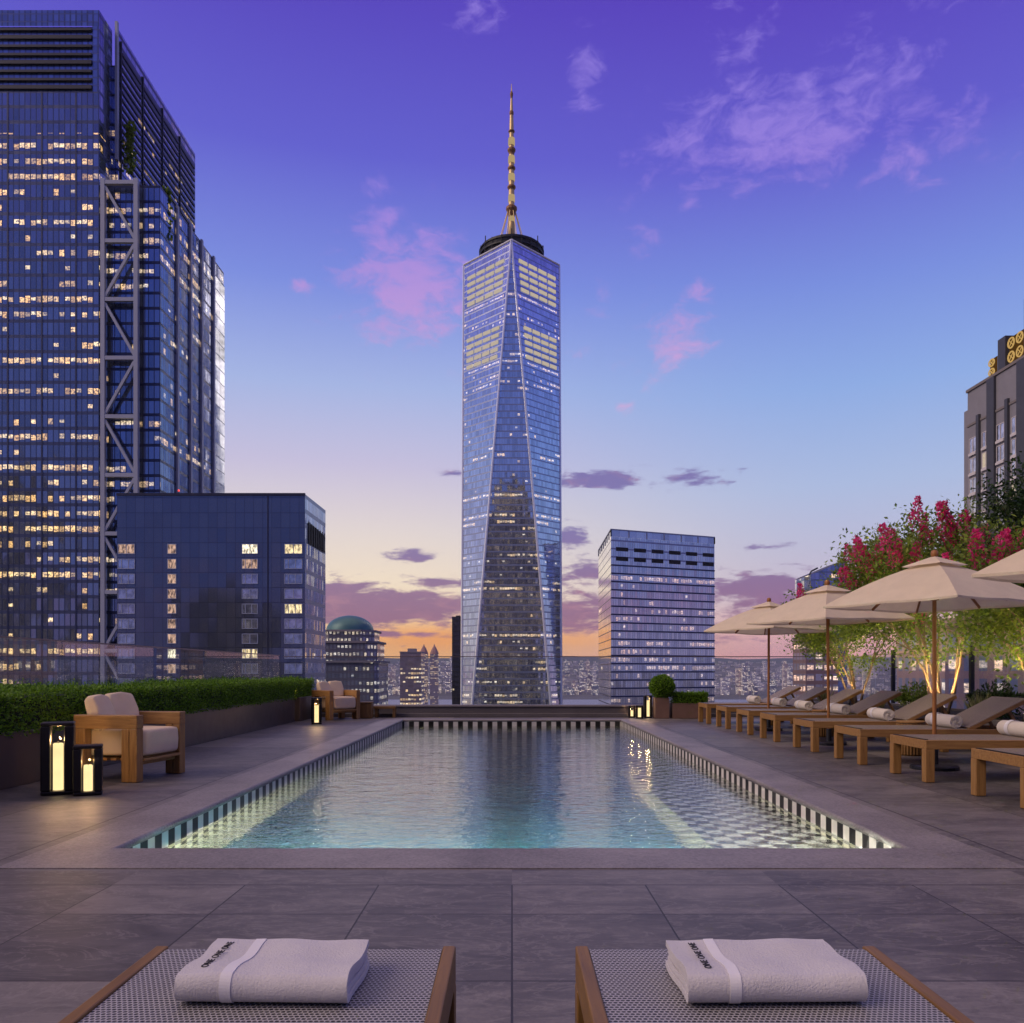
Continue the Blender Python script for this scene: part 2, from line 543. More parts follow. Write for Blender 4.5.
def deck_mat():
    m, b = new_mat('deck_pavers')
    g = b.n('ShaderNodeNewGeometry').outputs['Position']
    x, y, z = b.sep(g)
    ax = b.m('ABSOLUTE', x)
    front = b.m('LESS_THAN', y, 4.0)
    side = b.m('MULTIPLY', b.m('GREATER_THAN', ax, 2.84), b.m('SUBTRACT', 1.0, front))
    # front pavers 0.654 wide; side pavers 0.82 wide
    fx = b.m('DIVIDE', x, 0.654)
    fy = b.m('DIVIDE', b.m('SUBTRACT', y, 3.52), 0.76)
    sx = b.m('DIVIDE', b.m('SUBTRACT', ax, 2.84), 0.84)
    sy = b.m('DIVIDE', b.m('SUBTRACT', y, 5.03), 1.55)
    ux = b.fmix(side, fx, sx); uy = b.fmix(side, fy, sy)
    band = b.m('SUBTRACT', b.m('SUBTRACT', 1.0, front), side)
    def edge(t, size, w):
        fr = b.m('FRACT', b.m('ADD', t, 0.5))
        return b.m('LESS_THAN', b.m('MULTIPLY', b.m('ABSOLUTE', b.m('SUBTRACT', fr, 0.5)), size), w)
    jx = b.fmix(side, edge(fx, 0.654, 0.0038), edge(sx, 0.84, 0.0042))
    jy = b.fmix(side, edge(fy, 0.76, 0.004), edge(sy, 1.55, 0.004))
    j = b.m('MAXIMUM', jx, jy)
    j = b.m('MULTIPLY', j, b.m('SUBTRACT', 1.0, band))
    jb = b.m('MAXIMUM', b.m('LESS_THAN', b.m('ABSOLUTE', b.m('SUBTRACT', y, 4.0)), 0.006),
             b.m('MULTIPLY', b.m('LESS_THAN', b.m('ABSOLUTE', b.m('SUBTRACT', ax, 2.84)), 0.007), b.m('GREATER_THAN', y, 4.0)))
    j = b.m('MAXIMUM', j, jb)
    cell = b.xyz(b.m('FLOOR', ux), b.m('FLOOR', uy), b.m('MULTIPLY', side, 7.3))
    r = b.white(cell)
    rv = b.white(cell, 1)
    off = b.vm('ADD', g, b.vm('SCALE', rv, scale=11.0))
    str_ = b.vm('MULTIPLY', off, (1.0, 2.4, 1.0))
    n = b.noise(str_, 1.7, 8, 0.66, 0.9)
    vein = b.noise(str_, 2.6, 6, 0.6, 1.8)
    vn = b.ss(b.m('ABSOLUTE', b.m('SUBTRACT', vein, 0.5)), 0.0, 0.035, 1.0, 0.0)
    gr = b.noise(g, 60, 4, 0.7)
    stain = b.noise(g, 0.55, 5, 0.6)
    k = b.m('ADD', b.m('MULTIPLY', n, 0.75), b.m('ADD', b.m('MULTIPLY', r, 0.26), b.m('ADD', b.m('MULTIPLY', b.m('ADD', gr, b.m('MULTIPLY', b.noise(str_, 9.0, 6, 0.75, 1.2), 0.9)), 0.30), b.m('MULTIPLY', stain, 0.22))))
    c = b.ramp(k, [(0.62, (0.048, 0.044, 0.047)), (0.86, (0.105, 0.096, 0.098)), (1.0, (0.17, 0.155, 0.152))])
    nd = [q for q in b.nt.nodes if q.type == 'VALTORGB'][-1]
    c = b.mix(b.m('MULTIPLY', vn, 0.32), c, (0.27, 0.25, 0.24, 1))
    c = b.mix(j, c, (0.028, 0.025, 0.026, 1))
    h = b.m('SUBTRACT', b.m('ADD', b.m('MULTIPLY', n, 0.6), b.m('MULTIPLY', gr, 0.3)), b.m('MULTIPLY', j, 1.5))
    ro = b.m('ADD', 0.40, b.m('MULTIPLY', gr, 0.22))
    b.out(pbsdf(b, c, ro, 0, b.bump(h, 0.35, 0.004), 0.45))
    return m

def pool_tile(name, size, ca, cb, mode):
    """mode wall: checks on vertical walls; floor: checks seen from above; band: upright stripes"""
    m, b = new_mat(name)
    x, y, z = b.sep(b.n('ShaderNodeNewGeometry').outputs['Position'])
    nx, ny, nz = b.sep(b.n('ShaderNodeNewGeometry').outputs['Normal'])
    isx = b.m('GREATER_THAN', b.m('ABSOLUTE', nx), 0.5)
    h = b.fmix(isx, x, y)
    if mode == 'floor':
        a, v = b.m('DIVIDE', x, size), b.m('DIVIDE', y, size)
    else:
        a, v = b.m('DIVIDE', h, size), b.m('DIVIDE', b.m('ADD', z, 0.17), size)
    ia, iv = b.m('FLOOR', a), b.m('FLOOR', v)
    s = ia if mode == 'band' else b.m('ADD', ia, iv)
    chk = b.m('GREATER_THAN', b.m('FRACT', b.m('MULTIPLY', s, 0.5)), 0.25)
    r = b.white(b.xyz(ia, b.m('MULTIPLY', iv, 0.0 if mode == 'band' else 1.0), 3.1))
    c = b.mix(chk, ca, cb)
    c = b.mix(b.m('MULTIPLY', r, 0.10), c, b.mix(0.5, ca, cb))
    def gj(t):
        fr = b.m('FRACT', t)
        return b.m('LESS_THAN', b.m('MINIMUM', fr, b.m('SUBTRACT', 1.0, fr)), 0.035)
    gg = gj(a) if mode == 'band' else b.m('MAXIMUM', gj(a), gj(v))
    c = b.mix(b.m('MULTIPLY', gg, 0.7), c, (0.22, 0.21, 0.19, 1))
    b.out(pbsdf(b, c, 0.4, 0, None, 0.12))
    return m

def water_mat():
    m, b = new_mat('pool_water')
    g = b.n('ShaderNodeNewGeometry').outputs['Position']
    v = b.vm('MULTIPLY', g, (1.0, 1.5, 1.0))
    a = b.noise(v, 2.6, 3, 0.5, 0.6)
    c = b.noise(v, 9.5, 3, 0.55, 0.5)
    h = b.m('ADD', b.m('MULTIPLY', a, 0.62), b.m('MULTIPLY', c, 0.42))
    nm = b.bump(h, 0.5, 0.028)
    fr = b.n('ShaderNodeFresnel'); fr.inputs[0].default_value = 1.33; b.put(fr.inputs['Normal'], nm)
    gl = b.n('ShaderNodeBsdfGlossy'); gl.inputs['Roughness'].default_value = 0.0; b.put(gl.inputs['Normal'], nm)
    rf = b.n('ShaderNodeBsdfRefraction'); rf.inputs['Roughness'].default_value = 0.0; rf.inputs['IOR'].default_value = 1.33
    b.put(rf.inputs['Color'], (0.86, 0.98, 0.97, 1)); b.put(rf.inputs['Normal'], nm)
    mx = b.n('ShaderNodeMixShader')
    b.put(mx.inputs[0], b.m('MINIMUM', b.m('MULTIPLY', fr.outputs[0], 1.7), 0.95))
    b.put(mx.inputs[1], rf.outputs[0]); b.put(mx.inputs[2], gl.outputs[0])
    b.out(mx.outputs[0])
    return m

def fabric(name, col, scale=400, rough=0.9, trans=0.0, bump=0.25):
    m, b = new_mat(name)
    o = b.n('ShaderNodeTexCoord').outputs['Object']
    n = b.noise(o, scale, 3, 0.7)
    l = b.noise(o, 6, 4, 0.6)
    k = b.m('ADD', b.m('MULTIPLY', n, 0.35), b.m('MULTIPLY', l, 0.65))
    c = b.mix(k, tuple(x * 0.8 for x in col), tuple(min(1, x * 1.15) for x in col))
    nm = b.bump(b.m('ADD', n, b.m('MULTIPLY', l, 2.0)), bump, 0.004)
    s = pbsdf(b, c, rough, 0, nm, 0.2)
    if trans:
        t = b.n('ShaderNodeBsdfTranslucent')
        b.put(t.inputs[0], c)
        mx = b.n('ShaderNodeMixShader')
        mx.inputs[0].default_value = trans
        b.put(mx.inputs[1], s); b.put(mx.inputs[2], t.outputs[0])
        s = mx.outputs[0]
    b.out(s)
    return m

def sling_mat(name, ca, cb, size, alpha=False):
    """woven mesh cloth: pale strands over dark gaps"""
    m, b = new_mat(name)
    x, y, z = b.sep(b.n('ShaderNodeTexCoord').outputs['Object'])
    a = b.m('DIVIDE', x, size); v = b.m('DIVIDE', y, size)
    row = b.m('FLOOR', v)
    a2 = b.m('ADD', a, b.m('MULTIPLY', b.m('MODULO', row, 2.0), 0.5))
    fx = b.m('SUBTRACT', b.m('FRACT', a2), 0.5); fy = b.m('SUBTRACT', b.m('FRACT', v), 0.5)
    d = b.m('SQRT', b.m('ADD', b.m('MULTIPLY', fx, fx), b.m('MULTIPLY', b.m('MULTIPLY', fy, fy), 1.3)))
    k = b.ss(d, 0.37, 0.46)
    jit = b.white(b.xyz(b.m('FLOOR', a2), row, 1.0))
    c = b.mix(k, cb, ca)
    c = b.mix(b.m('MULTIPLY', jit, 0.25), c, tuple(x * 0.6 for x in ca[:3]) + (1,))
    big = b.noise(b.n('ShaderNodeTexCoord').outputs['Object'], 5, 3)
    c = b.mix(b.m('MULTIPLY', big, 0.25), c, (0.05, 0.05, 0.055, 1))
    b.out(pbsdf(b, c, 0.55, 0, b.bump(k, 0.6, 0.002), 0.4))
    return m

def leaf_mat(name, c0, c1, trans=0.35, rough=0.5):
    m, b = new_mat(name)
    r = b.n('ShaderNodeNewGeometry').outputs['Random Per Island']
    c = b.ramp(r, [(0.0, c0), (0.75, c1), (1.0, tuple(min(1, x * 1.35) for x in c1))])
    s = pbsdf(b, c, rough, 0, None, 0.35)
    t = b.n('ShaderNodeBsdfTranslucent')
    b.put(t.inputs[0], c)
    mx = b.n('ShaderNodeMixShader')
    mx.inputs[0].default_value = trans
    b.put(mx.inputs[1], s); b.put(mx.inputs[2], t.outputs[0])
    b.out(mx.outputs[0])
    return m

def glass_pane_mat():
    m, b = new_mat('guard_glass')
    fr = b.n('ShaderNodeFresnel'); fr.inputs[0].default_value = 1.5
    gl = b.n('ShaderNodeBsdfGlossy'); gl.inputs[1].default_value = 0.0
    tr = b.n('ShaderNodeBsdfTransparent')
    b.put(tr.inputs[0], (0.93, 0.96, 0.98, 1))
    mx = b.n('ShaderNodeMixShader')
    b.put(mx.inputs[0], b.m('MULTIPLY', fr.outputs[0], 0.20))
    b.put(mx.inputs[1], tr.outputs[0]); b.put(mx.inputs[2], gl.outputs[0])
    b.out(mx.outputs[0])
    return m

M = {}
M['deck'] = deck_mat()
M['coping'] = stone_mat('coping_granite', (0.19, 0.172, 0.172), 1.0, 0.5, 0.5)
M['parapet'] = stone_mat('parapet_stone', (0.11, 0.10, 0.105), 1.0, 0.6)
M['planter'] = plain('planter_metal', (0.075, 0.062, 0.058), 0.42, 0.25, 0.25, 2.5)
M['terracotta'] = plain('planter_copper', (0.21, 0.125, 0.095), 0.5, 0.1, 0.25, 4)
M['black'] = plain('black_metal', (0.012, 0.010, 0.010), 0.4, 0.3, 0.2, 10)
M['darksteel'] = plain('dark_steel', (0.035, 0.038, 0.05), 0.4, 0.6, 0.2, 4)
M['steel'] = plain('pale_steel', (0.36, 0.40, 0.50), 0.5, 0.1, 0.1, 0.2)
M['cushion'] = fabric('cream_cushion', (0.72, 0.58, 0.41), 300, 0.9)
M['canopy'] = fabric('canopy_cloth', (0.86, 0.75, 0.58), 350, 0.9, 0.30, 0.5)
M['terry'] = fabric('white_terry', (0.60, 0.59, 0.62), 210, 0.95, 0.0, 0.75)
M['terryroll'] = fabric('cream_terry', (0.66, 0.62, 0.56), 230, 0.95, 0.0, 0.7)
M['terryband'] = fabric('towel_band', (0.74, 0.74, 0.78), 600, 0.8, 0.0, 0.2)
M['ink'] = plain('embroidery_thread', (0.012, 0.012, 0.02), 0.8, 0, 0.2, 300)
M['sling_white'] = sling_mat('woven_sling', (0.46, 0.45, 0.49, 1), (0.012, 0.012, 0.016, 1), 0.0105)
M['sling_tan'] = sling_mat('tan_sling', (0.44, 0.36, 0.29, 1), (0.10, 0.085, 0.07, 1), 0.012)
M['leaf'] = leaf_mat('myrtle_leaf', (0.07, 0.14, 0.022), (0.24, 0.34, 0.05), 0.5)
M['leafdark'] = leaf_mat('dark_leaf', (0.012, 0.030, 0.010), (0.035, 0.075, 0.022), 0.3)
M['hedge'] = leaf_mat('box_leaf', (0.045, 0.125, 0.008), (0.17, 0.33, 0.020), 0.35)
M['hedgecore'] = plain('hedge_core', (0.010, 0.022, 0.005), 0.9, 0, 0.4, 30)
M['blossom'] = leaf_mat('myrtle_blossom', (0.62, 0.02, 0.16), (0.95, 0.09, 0.36), 0.4, 0.6)
M['bark'] = plain('pale_bark', (0.24, 0.17, 0.11), 0.7, 0, 0.35, 14, 0.4)
M['soil'] = plain('planter_soil', (0.02, 0.014, 0.010), 0.95, 0, 0.4, 20, 0.8, 0.02)
M['grassleaf'] = leaf_mat('grass_blade', (0.10, 0.13, 0.05), (0.26, 0.26, 0.12), 0.3)
M['guard'] = glass_pane_mat()
M['candle'] = emit('candle_glow', (1.0, 0.70, 0.32, 1), 1.5)
M['lampglow'] = emit('lamp_glow', (1.0, 0.75, 0.40, 1), 6.0)
M['poollens'] = emit('pool_lens', (0.75, 1.0, 0.92, 1), 1.6)
M['water'] = water_mat()

# ================================================================== THE SETTING
FAR = 14000.0
def hill_noise(x, s):
    return math.sin(x * 0.0011 + s) * 0.5 + math.sin(x * 0.0027 + 1.7 * s) * 0.3 + math.sin(x * 0.0061 + 2.3) * 0.2

def ground_z(x, y):
    if y < 5050: return -155.0
    t = (y - 5050) / 5000.0
    z = -153 + 250 * min(t, 1.0) ** 1.35
    if y > 10050:
        k = min(1.0, (y - 10050) / 2200.0)
        z += k * (112 + 34 * hill_noise(x, 0.7))
    return z

mb = MB()
xs = [-FAR + 2 * FAR * i / 90 for i in range(91)]
ys = [-FAR, -6000, -2000, 0, 1500, 3000, 4300, 5050, 5400, 5800, 6300, 6900, 7600, 8300, 9100, 10050, 10500, 11000, 11700, 12300, FAR]
for yy in ys:
    for xx in xs:
        mb.v.append((xx, yy, ground_z(xx, yy)))
nx_ = len(xs)
for j in range(len(ys) - 1):
    for i in range(nx_ - 1):
        mb.f.append((j * nx_ + i, j * nx_ + i + 1, (j + 1) * nx_ + i + 1, (j + 1) * nx_ + i)); mb.mi.append(0); mb.uv += [(0, 0)] * 4
def ground_mat():
    m, b = new_mat('city_ground')
    g = b.n('ShaderNodeNewGeometry').outputs['Position']
    _, y, _z = b.sep(g)
    n = b.noise(g, 0.004, 6, 0.65)
    f = b.noise(g, 0.05, 4, 0.7)
    c = b.mix(b.ss(b.m('ADD', n, b.m('MULTIPLY', f, 0.4)), 0.45, 0.95), (0.05, 0.055, 0.05, 1), (0.14, 0.13, 0.13, 1))
    c = b.mix(b.ss(y, 9800, 10300), c, (0.045, 0.06, 0.05, 1))
    b.out(pbsdf(b, c, 0.8))
    return m
tag(mb.build('ground', ground_mat(), smooth=True), kind='structure')

def river_mat():
    m, b = new_mat('river_water')
    g = b.n('ShaderNodeNewGeometry').outputs['Position']
    n = b.noise(g, 0.02, 5, 0.6)
    b.out(pbsdf(b, (0.30, 0.30, 0.34, 1), 0.42, 0.5, b.bump(n, 0.05, 0.5), 1.0))
    return m
mb = MB()
mb.quad((-9000, 3750, -154.6), (9000, 3750, -154.6), (9000, 5040, -154.6), (-9000, 5040, -154.6))
tag(mb.build('river', river_mat()), kind='structure')

# roof deck with the pool opening -------------------------------------------
PX, PY0, PY1 = 2.34, 4.78, 17.45          # pool half width, near and far edge
CW = 0.40                                  # coping
WZ = -0.135                                # water level
DX0, DX1, DY0, DY1 = -5.6, 8.6, -7.0, 19.2
mb = MB()
ox, oy0, oy1 = PX + 0.02, PY0 - 0.02, PY1 + 0.02
def flat(x0, y0, x1, y1, z):
    mb.quad((x0, y0, z), (x1, y0, z), (x1, y1, z), (x0, y1, z))
flat(DX0, DY0, DX1, oy0, 0); flat(DX0, oy1, DX1, DY1, 0); flat(DX0, oy0, -ox, oy1, 0); flat(ox, oy0, DX1, oy1, 0)
tag(mb.build('deck', M['deck']), kind='structure')
mb = MB()
for (a, b_) in (((DX0, DY0), (DX1, DY0)), ((DX1, DY0), (DX1, DY1)), ((DX1, DY1), (DX0, DY1)), ((DX0, DY1), (DX0, DY0))):
    mb.wall(a, b_, -155, -0.01)
tag(mb.build('terrace_base', facade('base_wall', 1.6, 3.6, (0.3, 0.33, 0.4, 1), (0.1, 0.1, 0.11, 1), 0.3, 5.5)), kind='structure')

# coping: a bullnosed stone ring, one closed sweep
mb = MB()
prof = [(CW, -0.006), (CW, 0.006), (0.03, 0.010)]
for k in range(7):
    a = PI / 2 - PI * k / 6
    prof.append((-0.012 - 0.020 * math.cos(a) + 0.02, -0.012 + 0.024 * math.sin(a)))
prof.append((0.05, -0.038))
corners = [(-PX, PY0, -1, -1), (PX, PY0, 1, -1), (PX, PY1, 1, 1), (-PX, PY1, -1, 1)]
np_ = len(prof)
for (cx, cy, sx, sy) in corners:
    for (o, z) in prof:
        mb.v.append((cx + sx * o, cy + sy * o * (1.15 if sy < 0 and o > 0.1 else 1), z))
for c in range(4):
    for i in range(np_ - 1):
        d = (c + 1) % 4
        mb.f.append((c * np_ + i, c * np_ + i + 1, d * np_ + i + 1, d * np_ + i)); mb.mi.append(0); mb.uv += [(0, 0)] * 4
tag(mb.build('pool_coping', M['coping']), kind='structure')

# pool basin: upright-striped waterline band, checked walls, teal floor, ledge on the right
cream, ink_ = (0.74, 0.68, 0.46, 1), (0.012, 0.012, 0.014, 1)
white_ = (0.70, 0.68, 0.64, 1)
TB = pool_tile('waterline_tiles', 0.105, white_, ink_, 'band')
TW = pool_tile('checked_wall_tiles', 0.105, cream, ink_, 'wall')
TF = pool_tile('pool_floor_tiles', 0.105, (0.04, 0.17, 0.24, 1), (0.004, 0.016, 0.03, 1), 'floor')
TL = pool_tile('checked_ledge_tiles', 0.125, white_, ink_, 'floor')
FZ, LZ, LX = -1.30, -0.42, 1.42
bz = -0.17
mb = MB()
pw = PX + 0.006
def pw_wall(p0, p1, z0, z1):
    mb.quad((*p0, z0), (*p1, z0), (*p1, z1), (*p0, z1))
mb.cur = 0
for p0, p1 in (((-pw, PY0), (-pw, PY1)), ((-pw, PY1), (pw, PY1)), ((pw, PY1), (pw, PY0)), ((pw, PY0), (-pw, PY0))):
    mb.cur = 0; pw_wall(p0, p1, bz, -0.03)
    mb.cur = 1; pw_wall(p0, p1, FZ, bz)
mb.cur = 2
mb.quad((-pw, PY0, FZ), (LX, PY0, FZ), (LX, PY1, FZ), (-pw, PY1, FZ))
mb.cur = 3
mb.quad((LX, PY0, LZ), (pw, PY0, LZ), (pw, PY1, LZ), (LX, PY1, LZ))
mb.cur = 1
mb.quad((LX, PY0, FZ), (LX, PY1, FZ), (LX, PY1, LZ), (LX, PY0, LZ))
tag(mb.build('pool_basin', [TB, TW, TF, TL]), kind='structure')
mb = MB()
mb.quad((-PX - 0.004, PY0 - 0.004, WZ), (PX + 0.004, PY0 - 0.004, WZ), (PX + 0.004, PY1 + 0.004, WZ), (-PX - 0.004, PY1 + 0.004, WZ))
tag(mb.build('pool_water', M['water']), kind='structure')

def pool_light(x, y, z, nrm, label, energy=9):
    t = thing('pool_light', label, 'pool light', (x, y, z), 0, 'underwater lamps in the pool')
    lens = MB(); rim = MB()
    n = Vector(nrm)
    rim.tube([Vector((0, 0, 0)), n * 0.02], 0.115, 20)
    lens.tube([n * 0.021, n * 0.027], 0.09, 20)
    rim.build('rim', M['steel'], t, world=False)
    lens.build('lens', M['poollens'], t, world=False)
    ld = bpy.data.lights.new('pool_glow', 'AREA')
    ld.shape = 'DISK'; ld.size = 0.17; ld.energy = energy; ld.color = (1.0, 0.97, 0.80); ld.spread = rad(170)
    lo = bpy.data.objects.new('pool_glow', ld); COL.objects.link(lo); lo.parent = t
    lo.location = n * 0.04
    lo.rotation_euler = (-n).to_track_quat('-Z', 'Y').to_euler() if False else n.to_track_quat('-Z', 'Y').to_euler()
for i, xx in enumerate((-1.1, -0.1, 0.9)):
    pool_light(xx, PY0 + 0.002, -0.62, (0, 1, 0), 'underwater lamp in the near pool wall, %s of three' % ('first from the left', 'middle', 'nearest the ledge')[i], (380, 80, 190)[i])
pool_light(1.92, PY0 + 0.002, -0.29, (0, 1, 0), 'small underwater lamp in the near pool wall above the shallow ledge', 230)

# back parapet wall with cap
mb = MB()
mb.box((-5.3, 18.72, 0.0), (8.2, 19.0, 0.225))
w_ = thing('parapet_wall', 'low dark stone parapet wall behind the far end of the pool', 'wall', (0, 18.85, 0))
mb.build('wall_body', M['parapet'], w_, bevel=0.006)
mb = MB(); mb.box((-5.32, 18.69, 0.226), (8.22, 19.04, 0.268))
mb.build('coping_cap', stone_mat('cap_stone', (0.20, 0.185, 0.20)), w_, bevel=0.008)
mb = MB(); mb.box((-5.0, 18.55, 0.003), (8.2, 18.716, 0.085))
mb.build('plinth_step', M['parapet'], w_, bevel=0.006)

# glass guards
def guard(name, label, a, b_, z0, z1, posts=0, n=8):
    t = thing(name, label, 'glass railing', (a[0], a[1], 0))
    a, b_ = Vector((*a, 0)), Vector((*b_, 0))
    g = MB()
    L = (b_ - a).length
    d = (b_ - a) / L
    for i in range(n):
        p, q = a + d * (L * i / n + 0.01), a + d * (L * (i + 1) / n - 0.01)
        g.bar((p.x, p.y, (z0 + z1) / 2), (q.x, q.y, (z0 + z1) / 2), 0.014, z1 - z0)
    g.build('glass_panel', M['guard'], t)
    r = MB(); r.bar((a.x, a.y, z1 + 0.012), (b_.x, b_.y, z1 + 0.012), 0.03, 0.018)
    r.build('top_rail', plain('rail_metal', (0.22, 0.18, 0.20), 0.35, 0.7), t)
    for i in range(posts):
        s = (i + 0.5) / posts
        p = a + d * L * s
        m_ = MB(); m_.box((p.x - 0.035, p.y - 0.035, 0), (p.x + 0.035, p.y + 0.035, z1 + 0.1))
        m_.build('post', M['darksteel'], t, bevel=0.004)
    return t
guard('glass_railing', 'glass railing along the left edge behind the long box hedge', (-5.42, -3.0), (-5.42, 18.95), 0.1, 1.40, 0, 12)
guard('glass_railing', 'glass railing on the parapet behind the far end of the pool', (-5.3, 18.90), (8.3, 18.90), 0.262, 1.37, 0, 9)
guard('glass_railing', 'glass railing with dark posts behind the flowering trees', (8.1, 4.0), (8.1, 18.8), 0.1, 1.40, 5, 10)

# ================================================================== CITY
def poly_walls(mb, pts, z0, z1, closed=True):
    n = len(pts); u = 0.0
    for i in range(n if closed else n - 1):
        u = mb.wall(pts[i], pts[(i + 1) % n], z0, z1, None, u)
def poly_top(mb, pts, z):
    mb.add([(*p, z) for p in pts], [tuple(range(len(pts)))])

GZ = -155.0
ROOF = plain('roof_gravel', (0.10, 0.10, 0.12), 0.9, 0, 0.2, 0.3)

# ---- the central tapering tower
def central_tower():
    cy = 524.0
    t = thing('glass_tower', 'tallest tapering blue glass skyscraper with triangular faces and golden spire', 'skyscraper', (0, cy, GZ))
    cx = -0.3
    hb = 30.5; zb = GZ + 57; zt = 262.0; r_ = 30.8
    Bc = [(-hb, -hb), (hb, -hb), (hb, hb), (-hb, hb)]
    Tc = [(0, -r_), (r_, 0), (0, r_), (-r_, 0)]
    mat = facade('tapering_tower_glass', 1.55, 4.05, (0.66, 0.72, 0.83, 1), (0.34, 0.39, 0.52, 1), 0.20, 2.0, met=0.92, st=0.75, sp=0.20, mu=0.05,
                 tilt=0.015, rough=0.05, clus=9, lo=0.36, hi=0.80, warm=((1.0, 0.66, 0.34), (1.0, 0.92, 0.78)), zlim=232)
    mb = MB()
    def tri(a, b_, c):
        # uv: along-face horizontal distance and height
        ax = Vector((a[0], a[1], 0)); e = (Vector((b_[0] - a[0], b_[1] - a[1], 0))).normalized() if abs(a[2] - b_[2]) < 1e-3 else None
        uv = []
        for p in (a, b_, c):
            uv.append(((Vector((p[0], p[1], 0)) - ax).dot(e), p[2]))
        mb.add([(cx + p[0], cy + p[1], p[2]) for p in (a, b_, c)], [(0, 1, 2)], [uv])
    for i in range(4):
        j = (i + 1) % 4
        tri((*Bc[i], zb), (*Bc[j], zb), (*Tc[i], zt))                 # upright triangle on base side i, apex top corner i
        tri((*Tc[j], zt), (*Tc[i], zt), (*Bc[j], zb))                 # hanging triangle
    mb.build('glass_faces', mat, t)
    pd = MB(); poly_walls(pd, [(cx + x, cy + y) for x, y in Bc], GZ, zb - 0.02)
    pd.build('podium', facade('tower_podium', 2.0, 5.0, (0.5, 0.55, 0.65, 1), (0.3, 0.3, 0.34, 1), 0.3, 8.0), t)
    e = MB()
    for i in range(4):
        for j in (i, (i + 1) % 4):
            e.tube([(cx + Bc[j][0], cy + Bc[j][1], zb), (cx + Tc[i][0], cy + Tc[i][1], zt)], [0.85, 0.65], 6)
        a, c = Tc[i], Tc[(i + 1) % 4]
        e.tube([(cx + a[0], cy + a[1], zt), (cx + c[0], cy + c[1], zt)], 0.6, 6)
    e.build('edge_trim', plain('bright_steel', (0.88, 0.92, 0.98), 0.4, 0.5, 0.05, 0.1), t)
    rf = MB(); poly_top(rf, [(cx + x, cy + y) for x, y in Tc], zt - 1.5); rf.build('roof', ROOF, t)
    # lit mechanical floors: rows of pale panels just proud of the two hanging faces in view
    def panels(i, z_lo, z_hi, rows, cols, name, s0, s1):
        j = (i + 1) % 4
        A, B, C = Vector((*Tc[i], zt)), Vector((*Tc[j], zt)), Vector((*Bc[j], zb))
        nrm = (B - A).cross(C - A).normalized()
        ctr = (A + B + C) / 3
        if nrm.dot(Vector((ctr.x, ctr.y, 0))) < 0: nrm = -nrm
        m_ = MB()
        for r in range(rows):
            for c_ in range(cols):
                q = []
                za = z_hi - (z_hi - z_lo) * (r + 0.14) / rows; zb_ = z_hi - (z_hi - z_lo) * (r + 0.66) / rows
                for (zz, cc) in ((za, c_ + 0.07), (za, c_ + 0.93), (zb_, c_ + 0.93), (zb_, c_ + 0.07)):
                    s = s0 + (s1 - s0) * cc / cols
                    f = (zt - zz) / (zt - zb)
                    p = (A * (1 - s) + B * s) * (1 - f) + C * f
                    p = p + nrm * 0.35
                    q.append((cx + p.x, cy + p.y, p.z))
                m_.quad(*q)
        m_.build(name, lm, t)
    lm = emit('louvre_light', (1.0, 0.84, 0.66, 1), 0.50)
    for i in (3, 0):
        s0, s1 = (0.08, 0.90) if i == 3 else (0.10, 0.92)
        panels(i, 231, 253, 5, 4, 'lit_louvres', s0, s1)
        panels(i, 190, 212, 5, 4, 'lit_louvres', s0, s1)
    # ring and mast
    ring = MB()
    ring.lathe([(17, 260), (18.2, 262), (19.4, 265), (20.2, 269), (20.0, 271.5), (19.0, 272), (17.6, 269), (16.5, 262)], (cx, cy, 0), 40)
    for zz in (263.5, 266.8, 270.0):
        ring.lathe([(19.6, zz - 0.5), (20.9, zz - 0.4), (20.9, zz + 0.4), (19.6, zz + 0.5)], (cx, cy, 0), 40)
    for k in range(20):
        a = 2 * PI * k / 20
        c_, s_ = math.cos(a), math.sin(a)
        ring.tube([(cx + 20.6 * c_, cy + 20.6 * s_, 262), (cx + 20.6 * c_, cy + 20.6 * s_, 271.2)], 0.3, 5)
        if k % 3 == 0:
            ring.tube([(cx + 20.3 * c_, cy + 20.3 * s_, 271), (cx + 20.3 * c_, cy + 20.3 * s_, 274.5)], 0.35, 5)
    ring.build('communication_ring', plain('ring_dark', (0.02, 0.025, 0.03), 0.5, 0.4), t, smooth=False)
    zz = lambda y: H + (CY - y) / F * cy
    gold = plain('mast_gold', (0.75, 0.56, 0.24), 0.4, 0.3, 0.2, 0.3)
    brown = plain('mast_bronze', (0.26, 0.13, 0.05), 0.5, 0.3, 0.2, 0.3)
    mast = MB()
    mast.lathe([(2.6, zz(245)), (2.1, zz(225)), (1.9, zz(200)), (1.8, zz(160)), (1.6, zz(150)), (1.4, zz(125)), (1.0, zz(110)), (0.65, zz(98)), (0.15, zz(84))], (cx, cy, 0), 10)
    mast.build('mast', gold, t, smooth=True)
    for (yb, w, hgt) in ((210, 3.6, 6.5), (188, 2.7, 4), (169, 2.5, 4), (151, 2.6, 5), (132, 2.1, 2.4), (114, 1.4, 5), (95, 1.0, 5)):
        m_ = MB()
        z0 = zz(yb)
        m_.lathe([(w * 0.5, z0 - hgt), (w * 0.72, z0 - hgt * 0.3), (w, z0), (w, z0 + hgt * 0.22), (w * 0.55, z0 + hgt * 0.45)], (cx, cy, 0), 12)
        m_.build('mast_collar', brown, t)
    lm2 = emit('mast_light', (1.0, 0.74, 0.36, 1), 0.42)
